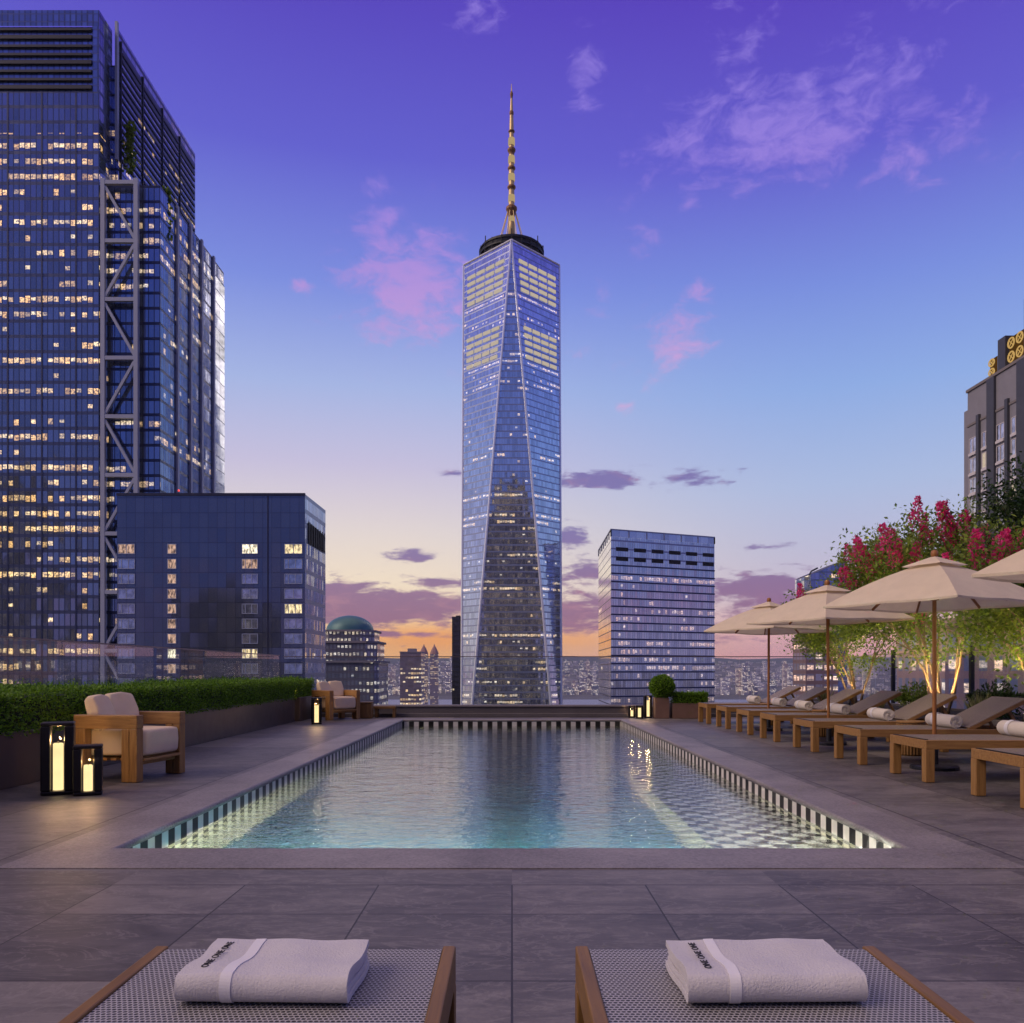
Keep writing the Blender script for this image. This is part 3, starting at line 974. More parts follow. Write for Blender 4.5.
    for yb in (219, 199, 178, 160, 142):
        z0 = zz(yb); m_ = MB(); m_.lathe([(2.15, z0 - 2.2), (2.2, z0), (2.1, z0 + 2.2)], (cx, cy, 0), 10)
        m_.build('mast_light', lm2, t)
    st = MB()
    for k in range(8):
        a = 2 * PI * (k + 0.5) / 8
        st.tube([(cx + 12 * math.cos(a), cy + 12 * math.sin(a), 264), (cx + 2.6 * math.cos(a), cy + 2.6 * math.sin(a), zz(212))], 0.28, 5)
    st.build('guy_cables', gold, t)
    return t
central_tower()

# ---- the big tower at the left
def left_tower():
    t = thing('glass_tower', 'huge dark blue glass tower with a white zigzag steel truss, at left edge', 'skyscraper', (-110, 240, GZ))
    fa = facade('left_tower_glass', 1.5, 4.04, (0.25, 0.30, 0.43, 1), (0.08, 0.10, 0.18, 1), 0.78, 4.0, met=0.8, st=1.0, sp=0.22, mu=0.10, tilt=0.045, clus=9, warm=((1.0, 0.56, 0.18), (1.0, 0.80, 0.44)),
                lo=0.30, hi=0.76, frame=(0.04, 0.06, 0.13, 1), zlim=143, keep=0.75)
    fb = facade('left_tower_side_glass', 1.5, 4.04, (0.26, 0.33, 0.52, 1), (0.03, 0.045, 0.09, 1), 0.26, 6.0, met=0.8, st=0.6, sp=0.18, mu=0.08, tilt=0.02, clus=7,
                lo=0.30, hi=0.72, frame=(0.02, 0.03, 0.07, 1))
    A = MB()
    ax0, ax1, ay = -178.0, -108.9, 215.0
    zt = 175.4
    zl = zt - 21.5                                       # louvres begin
    A.wall((ax0, ay), (ax1, ay), GZ, zl)
    A.wall((ax1, ay), (ax1, 222), GZ, zt, None, 70)
    A.build('front_slab', fa, t)
    cr = MB()
    cr.wall((ax0, ay + 0.3), (ax1 - 1.6, ay + 0.3), zl, zt - 4.2)
    cr.wall((ax0, ay), (ax1, ay), zt - 4.2, zt)
    cr.wall((ax1 - 1.8, ay), (ax1, ay), zl, zt - 4.2)
    cr.build('crown_glass', facade('crown_glass', 1.5, 2.1, (0.22, 0.30, 0.52, 1), (0.05, 0.07, 0.15, 1), 0.0, 3.0, met=0.7, sp=0.1, mu=0.14, tilt=0.03), t)
    lv = MB()
    k = 0
    zz = zl + 0.6
    while zz < zt - 4.6:
        lv.box((ax0, ay - 0.3, zz), (ax1 - 1.9, ay + 0.2, zz + (0.62 if k % 3 else 1.0)))
        zz += 2.2; k += 1
    lv.build('crown_louvres', M['darksteel'], t)
    rb = MB()                                            # vertical fins on the glass, real depth
    x = ax0
    while x < ax1:
        rb.box((x - 0.22, ay - 0.12, -30), (x + 0.22, ay - 0.003, zl)); x += 9.0
    rb.build('mullion_fins', plain('fin_metal', (0.04, 0.055, 0.12), 0.4, 0.5, 0.1, 0.3), t)
    # rear body with the sloping-looking side
    B = MB()
    bx = -107.3
    B.wall((ax1 - 20, 222), (bx, 222), GZ, 166)
    B.wall((bx, 222), (bx, 276), GZ, 160, None, 3)
    B.wall((bx, 276), (-170, 276), GZ, 175, None, 60)
    B.build('rear_slab', fb, t)
    Bt = MB(); Bt.wall((bx + 0.01, 221.5), (bx + 0.01, 276), 160.02, 176)
    Bt.build('upper_screen', facade('screen_glass', 2.7, 2.6, (0.34, 0.40, 0.58, 1), (0.04, 0.05, 0.10, 1), 0.0, 9.0, met=0.75, sp=0.42, mu=0.05, tilt=0.03), t)
    fin = MB(); fin.box((bx - 0.5, 221.2, 140), (bx + 0.2, 222.0, 177.5)); fin.build('corner_fin', M['steel'], t)
    sl = MB()
    for i in range(4):
        y0 = 223.2 + i * 13.2
        sl.box((bx + 0.02, y0, 128), (bx + 0.4, y0 + 0.35, 173.5))
        for q in range(15):
            sl.box((bx + 0.02, y0 + 1.0, 141 + q * 2.1), (bx + 0.3, y0 + 12.4, 141.75 + q * 2.1))
    sl.build('side_louvres', M['darksteel'], t)
    # stepped lower body
    C = MB()
    cx_ = -93.4
    C.wall((-108.5, 216.4), (cx_, 216.4), GZ, 130)
    C.wall((cx_, 216.4), (cx_, 264), GZ, 130, None, 16)
    C.wall((cx_, 264), (-106, 264), GZ, 130, None, 64)
    C.build('stepped_slab', facade('step_glass', 1.5, 4.04, (0.20, 0.27, 0.45, 1), (0.02, 0.03, 0.08, 1), 0.42, 12.0, met=0.8, st=0.7, sp=0.20, mu=0.09, tilt=0.025, clus=6,
                                   lo=0.28, hi=0.74, frame=(0.015, 0.02, 0.06, 1)), t)
    R_ = MB(); R_.quad((-108, 216.4, 129.9), (cx_, 216.4, 129.9), (cx_, 264, 129.9), (-108, 264, 129.9)); R_.build('terrace_roof', ROOF, t)
    pil = MB()
    for yy in (227, 236.4, 244.8, 254.6):
        pil.box((cx_ - 0.05, yy - 0.55, GZ), (cx_ + 0.55, yy + 0.55, 130.5))
    pil.build('side_columns', M['steel'], t)
    gl = MB(); gl.wall((cx_ + 0.25, 255.4), (cx_ + 0.25, 264.2), GZ, 125.5)
    gl.build('corner_glazing', facade('corner_glass', 4.4, 4.04, (0.40, 0.48, 0.58, 1), (0.10, 0.13, 0.2, 1), 0.0, 3.0, met=0.9, sp=0.08, mu=0.03, tilt=0.01), t)
    # truss
    tr = MB()
    xl, xr, ty = -107.6, -98.9, 214.6
    for x in (xl, xr):
        tr.box((x - 0.55, ty - 0.55, GZ), (x + 0.55, ty + 0.55, 130.6))
    zt_ = 129.6; i = 0
    while zt_ > -40:
        tr.box((xl + 0.56, ty - 0.5, zt_ - 0.5), (xr - 0.56, ty + 0.5, zt_ + 0.5))
        a, b_ = ((xl + 0.5, zt_ - 1), (xr - 0.5, zt_ - 14.6)) if i % 2 == 0 else ((xr - 0.5, zt_ - 1), (xl + 0.5, zt_ - 14.6))
        tr.bar((a[0], ty, a[1]), (b_[0], ty, b_[1]), 0.7, 0.75, (0, 1, 0))
        zt_ -= 15.4; i += 1
    tr.build('zigzag_truss', M['steel'], t)
    # small planted terraces
    for (px, y0, y1, d) in ((128.5, 125, 174, 224.5), (165, 190, 238, 223)):
        pos = []
        for _ in range(260):
            y = random.uniform(y0, y1)
            p = P(px + random.gauss(0, 2.2), y, d)
            pos.append((p[0] + 0.6, p[1] - 0.6, p[2]))
        pos = np.array(pos); n = len(pos)
        leaf_mesh('terrace_planting', pos, unit(RS.normal(size=(n, 3))), unit(RS.normal(size=(n, 3))), np.full(n, 1.3), np.full(n, 0.9), M['leaf'], t)
left_tower()

# ---- hotel block in front of it
def hotel():
    d = 130.0
    t = thing('hotel_block', 'dark navy hotel block with columns of small windows, left of the tapering tower', 'building', (-48, 136, GZ))
    x0, x1 = P(117, 0, d)[0], P(305, 0, d)[0]
    x2, y2 = P(325.5, 0, 143.2)[0], 143.2
    z1 = H + (CY - 494) / F * d
    wallm, b = new_mat('navy_panels')
    u, v, _ = b.sep(b.n('ShaderNodeUVMap').outputs[0])
    fu = b.m('FRACT', b.m('DIVIDE', u, 1.45)); fv = b.m('FRACT', b.m('DIVIDE', v, 2.385))
    j = b.m('MAXIMUM', b.m('LESS_THAN', fu, 0.05), b.m('LESS_THAN', fv, 0.04))
    r = b.white(b.xyz(b.m('FLOOR', b.m('DIVIDE', u, 1.45)), b.m('FLOOR', b.m('DIVIDE', v, 2.385)), 2))
    rc = b.white(b.xyz(b.m('FLOOR', b.m('DIVIDE', u, 1.45)), b.m('FLOOR', b.m('DIVIDE', v, 2.385)), 5), 1)
    c = b.mix(r, (0.13, 0.16, 0.25, 1), (0.16, 0.19, 0.28, 1))
    c = b.mix(b.m('MULTIPLY', j, 0.6), c, (0.03, 0.035, 0.08, 1))
    nn = b.vm('NORMALIZE', b.vm('ADD', b.n('ShaderNodeNewGeometry').outputs['Normal'], b.vm('SCALE', b.vm('SUBTRACT', rc, (.5, .5, .5)), scale=0.030)))
    b.out(pbsdf(b, c, 0.10, 0.75, nn))
    w = MB()
    w.wall((x0, d), (x1, d), GZ, z1)
    w.wall((x0, 150), (x0, d), GZ, z1)
    wall = w.build('wall', wallm, t)
    s = MB(); s.wall((x1, d), (x2, y2), GZ, z1 - 0.02)
    s.wall((x2, y2), (x2 - 30, y2 + 4), GZ, z1 - 0.02, None, 20)
    s.build('side_wall', facade('hotel_side_glass', 0.9, 2.385, (0.42, 0.48, 0.62, 1), (0.20, 0.24, 0.34, 1), 0.34, 17.0, met=0.7, st=0.8, sp=0.3, mu=0.12, tilt=0.08, clus=2, zlim=4), t)
    rf = MB(); poly_top(rf, [(x0, d), (x1, d), (x2, y2), (x0, y2)], z1 - 0.05); rf.build('roof', ROOF, t)
    pp = MB()
    pp.box((x0 - 0.06, d - 0.12, z1 - 0.3), (x1 + 0.02, d + 0.3, z1 + 0.14))
    gx = P(268, 0, d)[0]
    pp.box((gx - 0.10, d - 0.05, GZ), (gx + 0.10, d + 0.05, z1 - 0.31))
    pp.build('parapet_trim', plain('navy_trim', (0.03, 0.035, 0.07), 0.4, 0.4), t)
    rng = random.Random(8)
    for i in range(5):
        m_ = MB(); xx = x0 + 3 + i * 4.2 + rng.uniform(-1, 1); yy = d + rng.uniform(3, 8)
        m_.box((xx, yy, z1 - 0.04), (xx + rng.uniform(.8, 2.4), yy + 1.6, z1 + rng.uniform(.35, .9)))
        m_.build('roof_plant', plain('plant_metal_%d' % i, (0.10, 0.11, 0.15), 0.6, 0.2), t)
    m_ = MB(); bx_ = P(178, 0, d)[0]; m_.tube([(bx_, d + .3, z1 + .1), (bx_, d + .3, z1 + .5)], .06, 6); bp = m_.build('beacon_post', M['black'], t)
    m_ = MB(); m_.lathe([(.14, z1 + .5), (.14, z1 + .72), (.02, z1 + .78)], (bx_, d + .3, 0), 8); m_.build('beacon', emit('beacon_red', (1, .08, .06, 1), 2.0), bp)
    # the big grille on the side face
    dv = Vector((x2 - x1, y2 - d, 0)); L = dv.length; dv.normalize(); nv = Vector((dv.y, -dv.x, 0))
    g = MB()
    p0 = Vector((x1, d, 0)) + dv * (L * 0.14) + nv * 0.06
    p1 = Vector((x1, d, 0)) + dv * (L * 0.9) + nv * 0.06
    zt, zb = H + (CY - 519) / F * d, H + (CY - 542) / F * d
    g.quad((*p0.xy, zb), (*p1.xy, zb), (*p1.xy, zt - 0.6), (*p0.xy, zt))
    for i in range(8):
        q = p0 + (p1 - p0) * (i / 7) + nv * 0.1
        g.box((q.x - 0.07, q.y - 0.07, zb), (q.x + 0.07, q.y + 0.07, zt - 0.3))
    g.build('louvre_grille', M['black'], t)
    dim = facade_pane('hotel_pane', (0.65, 0.75, 0.95, 1))
    litm = [room_pane('hotel_lit_%d' % i, c, s_) for i, (c, s_) in enumerate((((1, .62, .42, 1), .5), ((1, .78, .42, 1), .95), ((1, .86, .60, 1), 1.3)))]
    lit = {(0, 0): 0, (2, 0): 2, (3, 0): 1, (2, 1): 0, (1, 0): 0, (1, 1): 0, (1, 2): 0, (1, 3): 0, (1, 4): 0, (1, 5): 0, (1, 6): 0, (1, 7): 2, (1, 8): 0, (3, 4): 1, (2, 7): 1}
    frm = plain('hotel_frame', (0.40, 0.46, 0.60), 0.5, 0.3, 0.1, 1)
    for ci, (pa, pb) in enumerate(((118, 135), (167.5, 176.5), (242, 258), (284.5, 302.5))):
        xa, xb = P(pa, 0, d)[0], P(pb, 0, d)[0]
        for r in range(11):
            zc = H + (CY - (549 + 14.95 * r)) / F * d
            hz = 0.80
            fr = MB()
            y_a, y_b = d - 0.10, d - 0.003
            fr.box((xa, y_a, zc - hz), (xa + 0.09, y_b, zc + hz)); fr.box((xb - 0.09, y_a, zc - hz), (xb, y_b, zc + hz))
            fr.box((xa + 0.091, y_a, zc + hz - 0.09), (xb - 0.091, y_b, zc + hz)); fr.box((xa + 0.091, y_a, zc - hz), (xb - 0.091, y_b, zc - hz + 0.09))
            if ci != 1:
                for f_ in (0.22, 0.62) if r % 3 else (0.5,):
                    xm = xa + (xb - xa) * f_
                    fr.box((xm - 0.05, y_a, zc - hz + 0.091), (xm + 0.05, y_b, zc + hz - 0.091))
            wn = fr.build('window', frm, t)
            pn = MB(); pn.quad((xa + 0.09, d - 0.03, zc - hz + 0.09), (xb - 0.09, d - 0.03, zc - hz + 0.09), (xb - 0.09, d - 0.03, zc + hz - 0.09), (xa + 0.09, d - 0.03, zc + hz - 0.09))
            k = lit.get((ci, r))
            pn.build('pane', dim if k is None else litm[k], wn)

def room_pane(name, col, s):
    """a lit hotel room behind glass: curtains at the sides, lamp-lit wall between"""
    m, b = new_mat(name)
    x, y, z = b.sep(b.n('ShaderNodeTexCoord').outputs['Object'])
    v = b.xyz(b.m('MULTIPLY', x, 2.6), 0.0, b.m('MULTIPLY', z, 0.9))
    n = b.noise(v, 1.0, 3, 0.7)
    k = b.ss(n, 0.36, 0.64, 0.12, 1.5)
    b.out(pbsdf(b, (0.04, 0.05, 0.08, 1), 0.1, 0.3, None, 0.6, col, b.m('MULTIPLY', k, s)))
    return m

def facade_pane(name, col):
    m, b = new_mat(name)
    o = b.n('ShaderNodeTexCoord').outputs['Object']
    n = b.noise(o, 0.9, 4, 0.6)
    c = b.mix(b.ss(n, 0.3, 0.7), tuple(x * 0.45 for x in col[:3]), col[:3])
    b.out(pbsdf(b, c, 0.08, 0.85, None))
    return m
hotel()

# ---- domed building
def domed():
    d = 420.0
    cx = P(350, 0, d)[0]
    t = thing('domed_building', 'stone office block under a green copper dome, beside the hotel block', 'building', (cx, d, GZ))
    zz = lambda y: H + (CY - y) / F * d
    dome = MB()
    r0 = 23.5 / F * d
    dome.lathe([(r0 * 1.02, zz(633)), (r0, zz(631))] + [(r0 * math.cos(a), zz(631) + (zz(615.5) - zz(631)) * math.sin(a)) for a in [PI / 2 * k / 9 for k in range(1, 9)]] + [(0.05, zz(615.5))], (cx, d, 0), 36)
    dome.build('dome', plain('green_copper', (0.06, 0.17, 0.19), 0.45, 0.2, 0.2, 0.3), t, smooth=True)
    fm = facade('domed_grid', 1.9, 3.6, (0.28, 0.32, 0.42, 1), (0.17, 0.17, 0.22, 1), 0.42, 31.0, met=0.5, st=0.6, sp=0.34, mu=0.2, tilt=0.03, clus=4, frame=(0.16, 0.16, 0.21, 1), warm=((1, .8, .55), (1, .95, .85)))
    def octo(w, ch):
        return [(cx - w + ch, d - w), (cx + w - ch, d - w), (cx + w, d - w + ch), (cx + w, d + w - ch), (cx + w - ch, d + w), (cx - w + ch, d + w), (cx - w, d + w - ch), (cx - w, d - w + ch)]
    for nm, w, ch, yt, y0 in (('drum', 27 / F * d, 6.0, 632, 643), ('upper_storeys', 31 / F * d, 5.0, 643, 662), ('lower_storeys', 33.5 / F * d, 2.0, 662, None)):
        m_ = MB(); pts = octo(w, ch); zb = GZ if y0 is None else zz(y0)
        poly_walls(m_, pts, zb, zz(yt)); m_.build(nm, fm, t)
        m2 = MB()
        pts2 = octo(w + 0.5, ch)
        for i in range(8):
            a, b_ = pts2[i], pts2[(i + 1) % 8]
            m2.bar((*a, zz(yt)), (*b_, zz(yt)), 1.0, 1.0)
        m2.build('cornice', plain('dome_stone', (0.22, 0.21, 0.25), 0.7, 0, 0.1, 0.2), t)
        r_ = MB(); poly_top(r_, octo(w - 0.1, ch), zz(yt) - 0.1); r_.build('roof', ROOF, t)
domed()

# ---- glass office right of the tower
def right_office():
    t = thing('office_block', 'blue glass office block with pale left side, right of the tapering tower', 'building', (96, 540, GZ))
    A, B, C = P(598.5, 0, 587)[:2], P(611, 0, 500)[:2], P(714.5, 0, 530)[:2]
    D = (C[0] + A[0] - B[0] + 4, C[1] + A[1] - B[1])
    z1 = H + (CY - 529) / F * 500 - 4.6
    fm = facade('office_glass', 1.7, 5.05, (0.86, 0.90, 0.96, 1), (0.30, 0.33, 0.48, 1), 0.42, 41.0, met=0.9, st=0.5, sp=0.20, mu=0.07, tilt=0.016, clus=6, lo=0.3, hi=0.86, keep=0.7,
                warm=((1, .58, .40), (1, .84, .70)), zlim=62)
    sm = facade('office_side_glass', 3.4, 5.05, (0.85, 0.86, 0.92, 1), (0.12, 0.14, 0.24, 1), 0.02, 43.0, met=0.95, st=0.7, sp=0.14, mu=0.02, tilt=0.006)
    m_ = MB(); m_.wall(B, C, GZ, z1); m_.wall(C, D, GZ, z1, None, 80); m_.build('glass_front', fm, t)
    m_ = MB(); m_.wall(A, B, GZ, z1); m_.wall(D, A, GZ, z1, None, 90); m_.build('pale_side', sm, t)
    r_ = MB(); poly_top(r_, [A, B, C, D], z1 - 3.5); r_.build('roof', ROOF, t)
    bn = MB()
    dirv = Vector((C[0] - B[0], C[1] - B[1], 0)).normalized(); out = Vector((dirv.y, -dirv.x, 0))
    z = -150 + 5.05 * 0.1
    zz = math.floor(GZ / 5.05) * 5.05
    while zz < z1 - 14:
        a = Vector((*B, 0)) + out * 0.22; c = Vector((*C, 0)) + out * 0.22
        bn.bar((a.x, a.y, zz + 0.5), (c.x, c.y, zz + 0.5), 0.5, 0.75)
        zz += 5.05
    bn.build('floor_bands', plain('band_metal', (0.035, 0.045, 0.12), 0.4, 0.4, 0.1, 0.2), t)
    lv = MB()
    Lf = math.hypot(C[0] - B[0], C[1] - B[1])
    for (zl, zh) in ((z1 - 8.6, z1 - 6.2), (z1 - 14.6, z1 - 12.0)):
        for i in range(6):
            a = Vector((*B, 0)) + dirv * (Lf * (i + 0.12) / 6 + 2) + out * 0.06; c = Vector((*B, 0)) + dirv * (Lf * (i + 0.95) / 6) + out * 0.06
            lv = MB(); lv.quad((a.x, a.y, zl), (c.x, c.y, zl), (c.x, c.y, zh), (a.x, a.y, zh))
            lv.build('louvre_grille', M['black'], t)
    rl = MB()
    for (p, q) in ((A, B), (B, C), (C, D)):
        L = math.hypot(q[0] - p[0], q[1] - p[1]); n = max(2, int(L / 12))
        for i in range(n + 1):
            x, y = p[0] + (q[0] - p[0]) * i / n, p[1] + (q[1] - p[1]) * i / n
            rl.box((x - 0.35, y - 0.35, z1 + 0.02), (x + 0.35, y + 0.35, z1 + 4.2))
        rl.bar((*p, z1 + 4.4), (*q, z1 + 4.4), 0.7, 0.7)
    sc = MB(); sc.wall(A, B, z1 + 0.03, z1 + 4.0); sc.wall(B, C, z1 + 0.03, z1 + 4.0, None, 90); sc.wall(C, D, z1 + 0.03, z1 + 4.0, None, 170)
    sc.build('screen_glass', facade('office_screen_glass', 6.0, 30.0, (0.75, 0.80, 0.92, 1), (0.5, 0.55, 0.7, 1), 0.0, 3.0, met=0.8, sp=0.0, mu=0.02, tilt=0.01, off=150), t)
    rl.build('roof_screen_frame', plain('screen_metal', (0.3, 0.34, 0.46), 0.4, 0.5, 0.1, 0.2), t)
right_office()

# ---- stone apartment tower at the right edge
def stone_tower():
    X = 84.2
    t = thing('apartment_tower', 'grey stone apartment tower with gold lattice crown, at the right edge', 'building', (95, 130, GZ))
    ztop = H + (CY - 391) / F * 149.5
    sm = plain('grey_masonry', (0.24, 0.245, 0.29), 0.8, 0, 0.18, 0.6, 0.3, 0.05)
    dk = plain('dark_pier', (0.06, 0.065, 0.085), 0.5, 0.2, 0.15, 0.5)
    w = MB()
    w.box((X, 96, GZ), (X + 26, 150.6, ztop)); w.box((X + 1.0, 150.62, GZ), (X + 26, 153.6, ztop - 2.6))
    wall = w.build('wall', sm, t)
    c = MB()
    c.box((X - 0.25, 95.8, ztop + 0.01), (X + 26, 150.8, ztop + 0.5)); c.box((X - 0.15, 96, ztop - 6.4), (X - 0.003, 150.7, ztop - 6.0))
    c.build('cornice', plain('cornice_stone', (0.20, 0.185, 0.19), 0.8), t)
    yof = lambda px: X * F / (px - CX)
    for px in (979.5, 992.5, 1008.3, 1023):
        y0 = yof(px)
        p = MB()
        wd = 1.1 if px in (992.5, 1023) else 0.42
        p.box((X - 0.45, y0 - wd, GZ), (X - 0.004, y0 + wd, ztop - (0.02 if wd > 1 else 5.2)))
        p.build('pier', dk, t)
    pane = facade_pane('stone_tower_pane', (0.62, 0.66, 0.80, 1))
    litp = emit('stone_tower_lit', (1, .8, .6, 1), 0.55)
    fr_m = plain('window_white', (0.62, 0.61, 0.64), 0.6)
    for px in (973.2, 986.2, 1000.8, 1016, 1032):
        yc = yof(px)
        for r in range(13):
            zc = 42.3 - 3.7 * r
            f = MB()
            hw, hh = 1.15, 1.38
            for (a, b_) in (((-hw, -hh), (hw, -hh + 0.12)), ((-hw, hh - 0.12), (hw, hh)), ((-hw, -hh + 0.121), (-hw + 0.12, hh - 0.121)), ((hw - 0.12, -hh + 0.121), (hw, hh - 0.121)), ((-0.06, -hh + 0.121), (0.06, hh - 0.121))):
                f.box((X - 0.12, yc + a[0], zc + a[1]), (X - 0.003, yc + b_[0], zc + b_[1]))
            f.box((X - 0.3, yc - hw, zc - hh - 0.5), (X - 0.003, yc + hw, zc - hh - 0.05))
            wn = f.build('window', fr_m, t)
            q = MB(); q.quad((X - 0.05, yc - hw + .1, zc - hh + .1), (X - 0.05, yc + hw - .1, zc - hh + .1), (X - 0.05, yc + hw - .1, zc + hh - .1), (X - 0.05, yc - hw + .1, zc + hh - .1))
            q.build('pane', litp if (r * 7 + int(px)) % 11 == 3 else pane, wn)
    # crown: two piers, gold lattice panels, penthouse
    top = MB()
    z0 = ztop + 0.52
    y_a, y_b = yof(996), yof(1003.5)
    top.box((X + 0.3, y_b, z0), (X + 5, y_a, z0 + 5.6))
    y_c = yof(1021.5)
    top.box((X + 0.4, 100, z0), (X + 16, y_c, z0 + 9.5))
    top.build('penthouse', dk, t)
    gold = emit('gold_lattice', (1.0, 0.62, 0.20, 1), 0.55)
    back = emit('lattice_backlight', (1.0, 0.45, 0.10, 1), 0.07)
    for (ya, yb, za, zb) in ((yof(992.5), yof(985), z0 + 0.05, z0 + 3.4), (yof(1021), yof(1004), z0 + 0.3, z0 + 5.0)):
        l = MB()
        nc, nr = max(1, round((yb - ya) / 2.0)), 2
        dy, dz = (yb - ya) / nc, (zb - za) / nr
        for i in range(nc):
            for j in range(nr):
                cyy, czz = ya + dy * (i + .5), za + dz * (j + .5)
                ring = [(X + 0.5, cyy + dy * .36 * math.cos(a), czz + dz * .36 * math.sin(a)) for a in [2 * PI * k / 14 for k in range(15)]]
                l.tube(ring, 0.13, 5, caps=False)
                l.tube([(X + 0.5, cyy - dy * .26, czz - dz * .26), (X + 0.5, cyy + dy * .26, czz + dz * .26)], 0.08, 4)
                l.tube([(X + 0.5, cyy + dy * .26, czz - dz * .26), (X + 0.5, cyy - dy * .26, czz + dz * .26)], 0.08, 4)
        ln = l.build('lattice_panel', gold, t)
        k = MB(); k.quad((X + 0.9, ya, za), (X + 0.9, yb, za), (X + 0.9, yb, zb), (X + 0.9, ya, zb)); k.build('backlight', back, ln)
stone_tower()

# ---- leaning-top tower behind the parasols
def curved_tower():
    d = 380.0
    t = thing('glass_tower', 'slim blue glass tower with curved side and slanted roof, behind the parasols', 'skyscraper', (145, 392, GZ))
    x = lambda px: P(px, 0, d)[0]
    z = lambda py: H + (CY - py) / F * d
    pts = [(P(795, 0, d + 16)[0], d + 16), (P(796.5, 0, d + 9)[0], d + 9), (P(800, 0, d + 4)[0], d + 4), (x(805), d + 1), (x(811), d), (x(845.5), d - 2), (x(847), d + 22), (P(800, 0, d + 24)[0], d + 24)]
    def zt(px_x):
        f = (px_x - x(795)) / (x(845.5) - x(795))
        return z(581) + (z(560) - z(581)) * f
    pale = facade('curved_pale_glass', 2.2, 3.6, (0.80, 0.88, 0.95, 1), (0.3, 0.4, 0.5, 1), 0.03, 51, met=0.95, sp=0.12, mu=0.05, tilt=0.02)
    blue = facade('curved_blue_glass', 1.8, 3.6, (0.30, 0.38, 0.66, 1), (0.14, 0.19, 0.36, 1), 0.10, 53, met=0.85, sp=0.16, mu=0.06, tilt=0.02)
    m_ = MB(); u = 0
    for i in range(4):
        u = m_.wall(pts[i], pts[i + 1], GZ, zt(pts[i][0]), zt(pts[i + 1][0]), u)
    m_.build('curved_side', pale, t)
    m_ = MB(); u = 0
    for i in range(4, 8):
        a, b_ = pts[i], pts[(i + 1) % 8]
        u = m_.wall(a, b_, GZ, zt(a[0]), zt(b_[0]), u)
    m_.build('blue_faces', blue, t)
    m_ = MB(); m_.add([(p[0], p[1], zt(p[0]) - 0.2) for p in pts], [tuple(range(8))]); m_.build('roof', ROOF, t)
    m_ = MB(); m_.tube([(x(815), d + 8, zt(x(815)) - 0.5), (x(816), d + 6, zt(x(816)) + 1.2), (x(820), d + 3, zt(x(820)) + 1.6)], 0.4, 6); m_.build('roof_crane', M['darksteel'], t)
curved_tower()

def simple_block(name, label, cat, px0, px1, ytop, d, depth, fm, trim=None, group=None):
    x0, x1 = P(px0, 0, d)[0], P(px1, 0, d)[0]
    zt = H + (CY - ytop) / F * d
    t = thing(name, label, cat, ((x0 + x1) / 2, d + depth / 2, GZ), 0, group)
    pts = [(x0, d), (x1, d), (x1, d + depth), (x0, d + depth)]
    m_ = MB(); poly_walls(m_, pts, GZ, zt); m_.build('wall', fm, t)
    m_ = MB(); poly_top(m_, pts, zt - 0.3); m_.build('roof', ROOF, t)
    if trim:
        m_ = MB()
        k = (x1 - x0) * 0.03
        for i in range(4):
            a, b_ = pts[i], pts[(i + 1) % 4]
            m_.bar((*a, zt), (*b_, zt), k * 2, k * 1.6)
        m_.box((x0 + (x1 - x0) * .3, d + depth * .3, zt - 0.29), (x0 + (x1 - x0) * .7, d + depth * .6, zt + (x1 - x0) * .18))
        m_.build('parapet', trim, t)
    return t
stone_t = plain('lavender_stone', (0.24, 0.22, 0.26), 0.8, 0, 0.15, 0.2)
simple_block('balcony_building', 'apartment block with warm lit windows behind the flowering trees, below the slanted tower', 'building', 806, 838, 637, 300, 14,
             facade('balcony_glass', 3.2, 3.9, (0.45, 0.42, 0.5, 1), (0.34, 0.22, 0.20, 1), 0.62, 61, met=0.4, st=1.0, sp=0.36, mu=0.12, clus=2, warm=((1, .55, .35), (1, .78, .55))), stone_t)
simple_block('masonry_building', 'low pink masonry building with tall lit windows, seen between the trees at right', 'building', 945, 1100, 622, 112, 14,
             facade('pink_masonry', 2.1, 3.1, (0.22, 0.26, 0.42, 1), (0.42, 0.29, 0.30, 1), 0.55, 67, met=0.2, st=0.9, sp=0.34, mu=0.24, clus=2, frame=(0.44, 0.31, 0.31, 1), warm=((1, .62, .40), (1, .82, .62)), rough=0.3),
             plain('pink_stone', (0.40, 0.28, 0.28), 0.8, 0, 0.15, 0.3))
simple_block('slab_building', 'dark slim building at the left foot of the tapering tower', 'building', 452, 463, 617, 640, 20,
             facade('dark_slab', 2, 4, (0.05, 0.05, 0.07, 1), (0.03, 0.03, 0.04, 1), 0.05, 71, met=0.3), plain('dark_trim', (0.03, 0.03, 0.035), 0.7))
simple_block('office_building', 'small office block with lit top floor, between the dome and the tapering tower', 'building', 400, 421, 652, 1500, 60,
             facade('lit_top', 5, 8, (0.24, 0.2, 0.24, 1), (0.20, 0.17, 0.2, 1), 0.7, 73, met=0.2, st=1.0, sp=0.4, clus=3), stone_t)
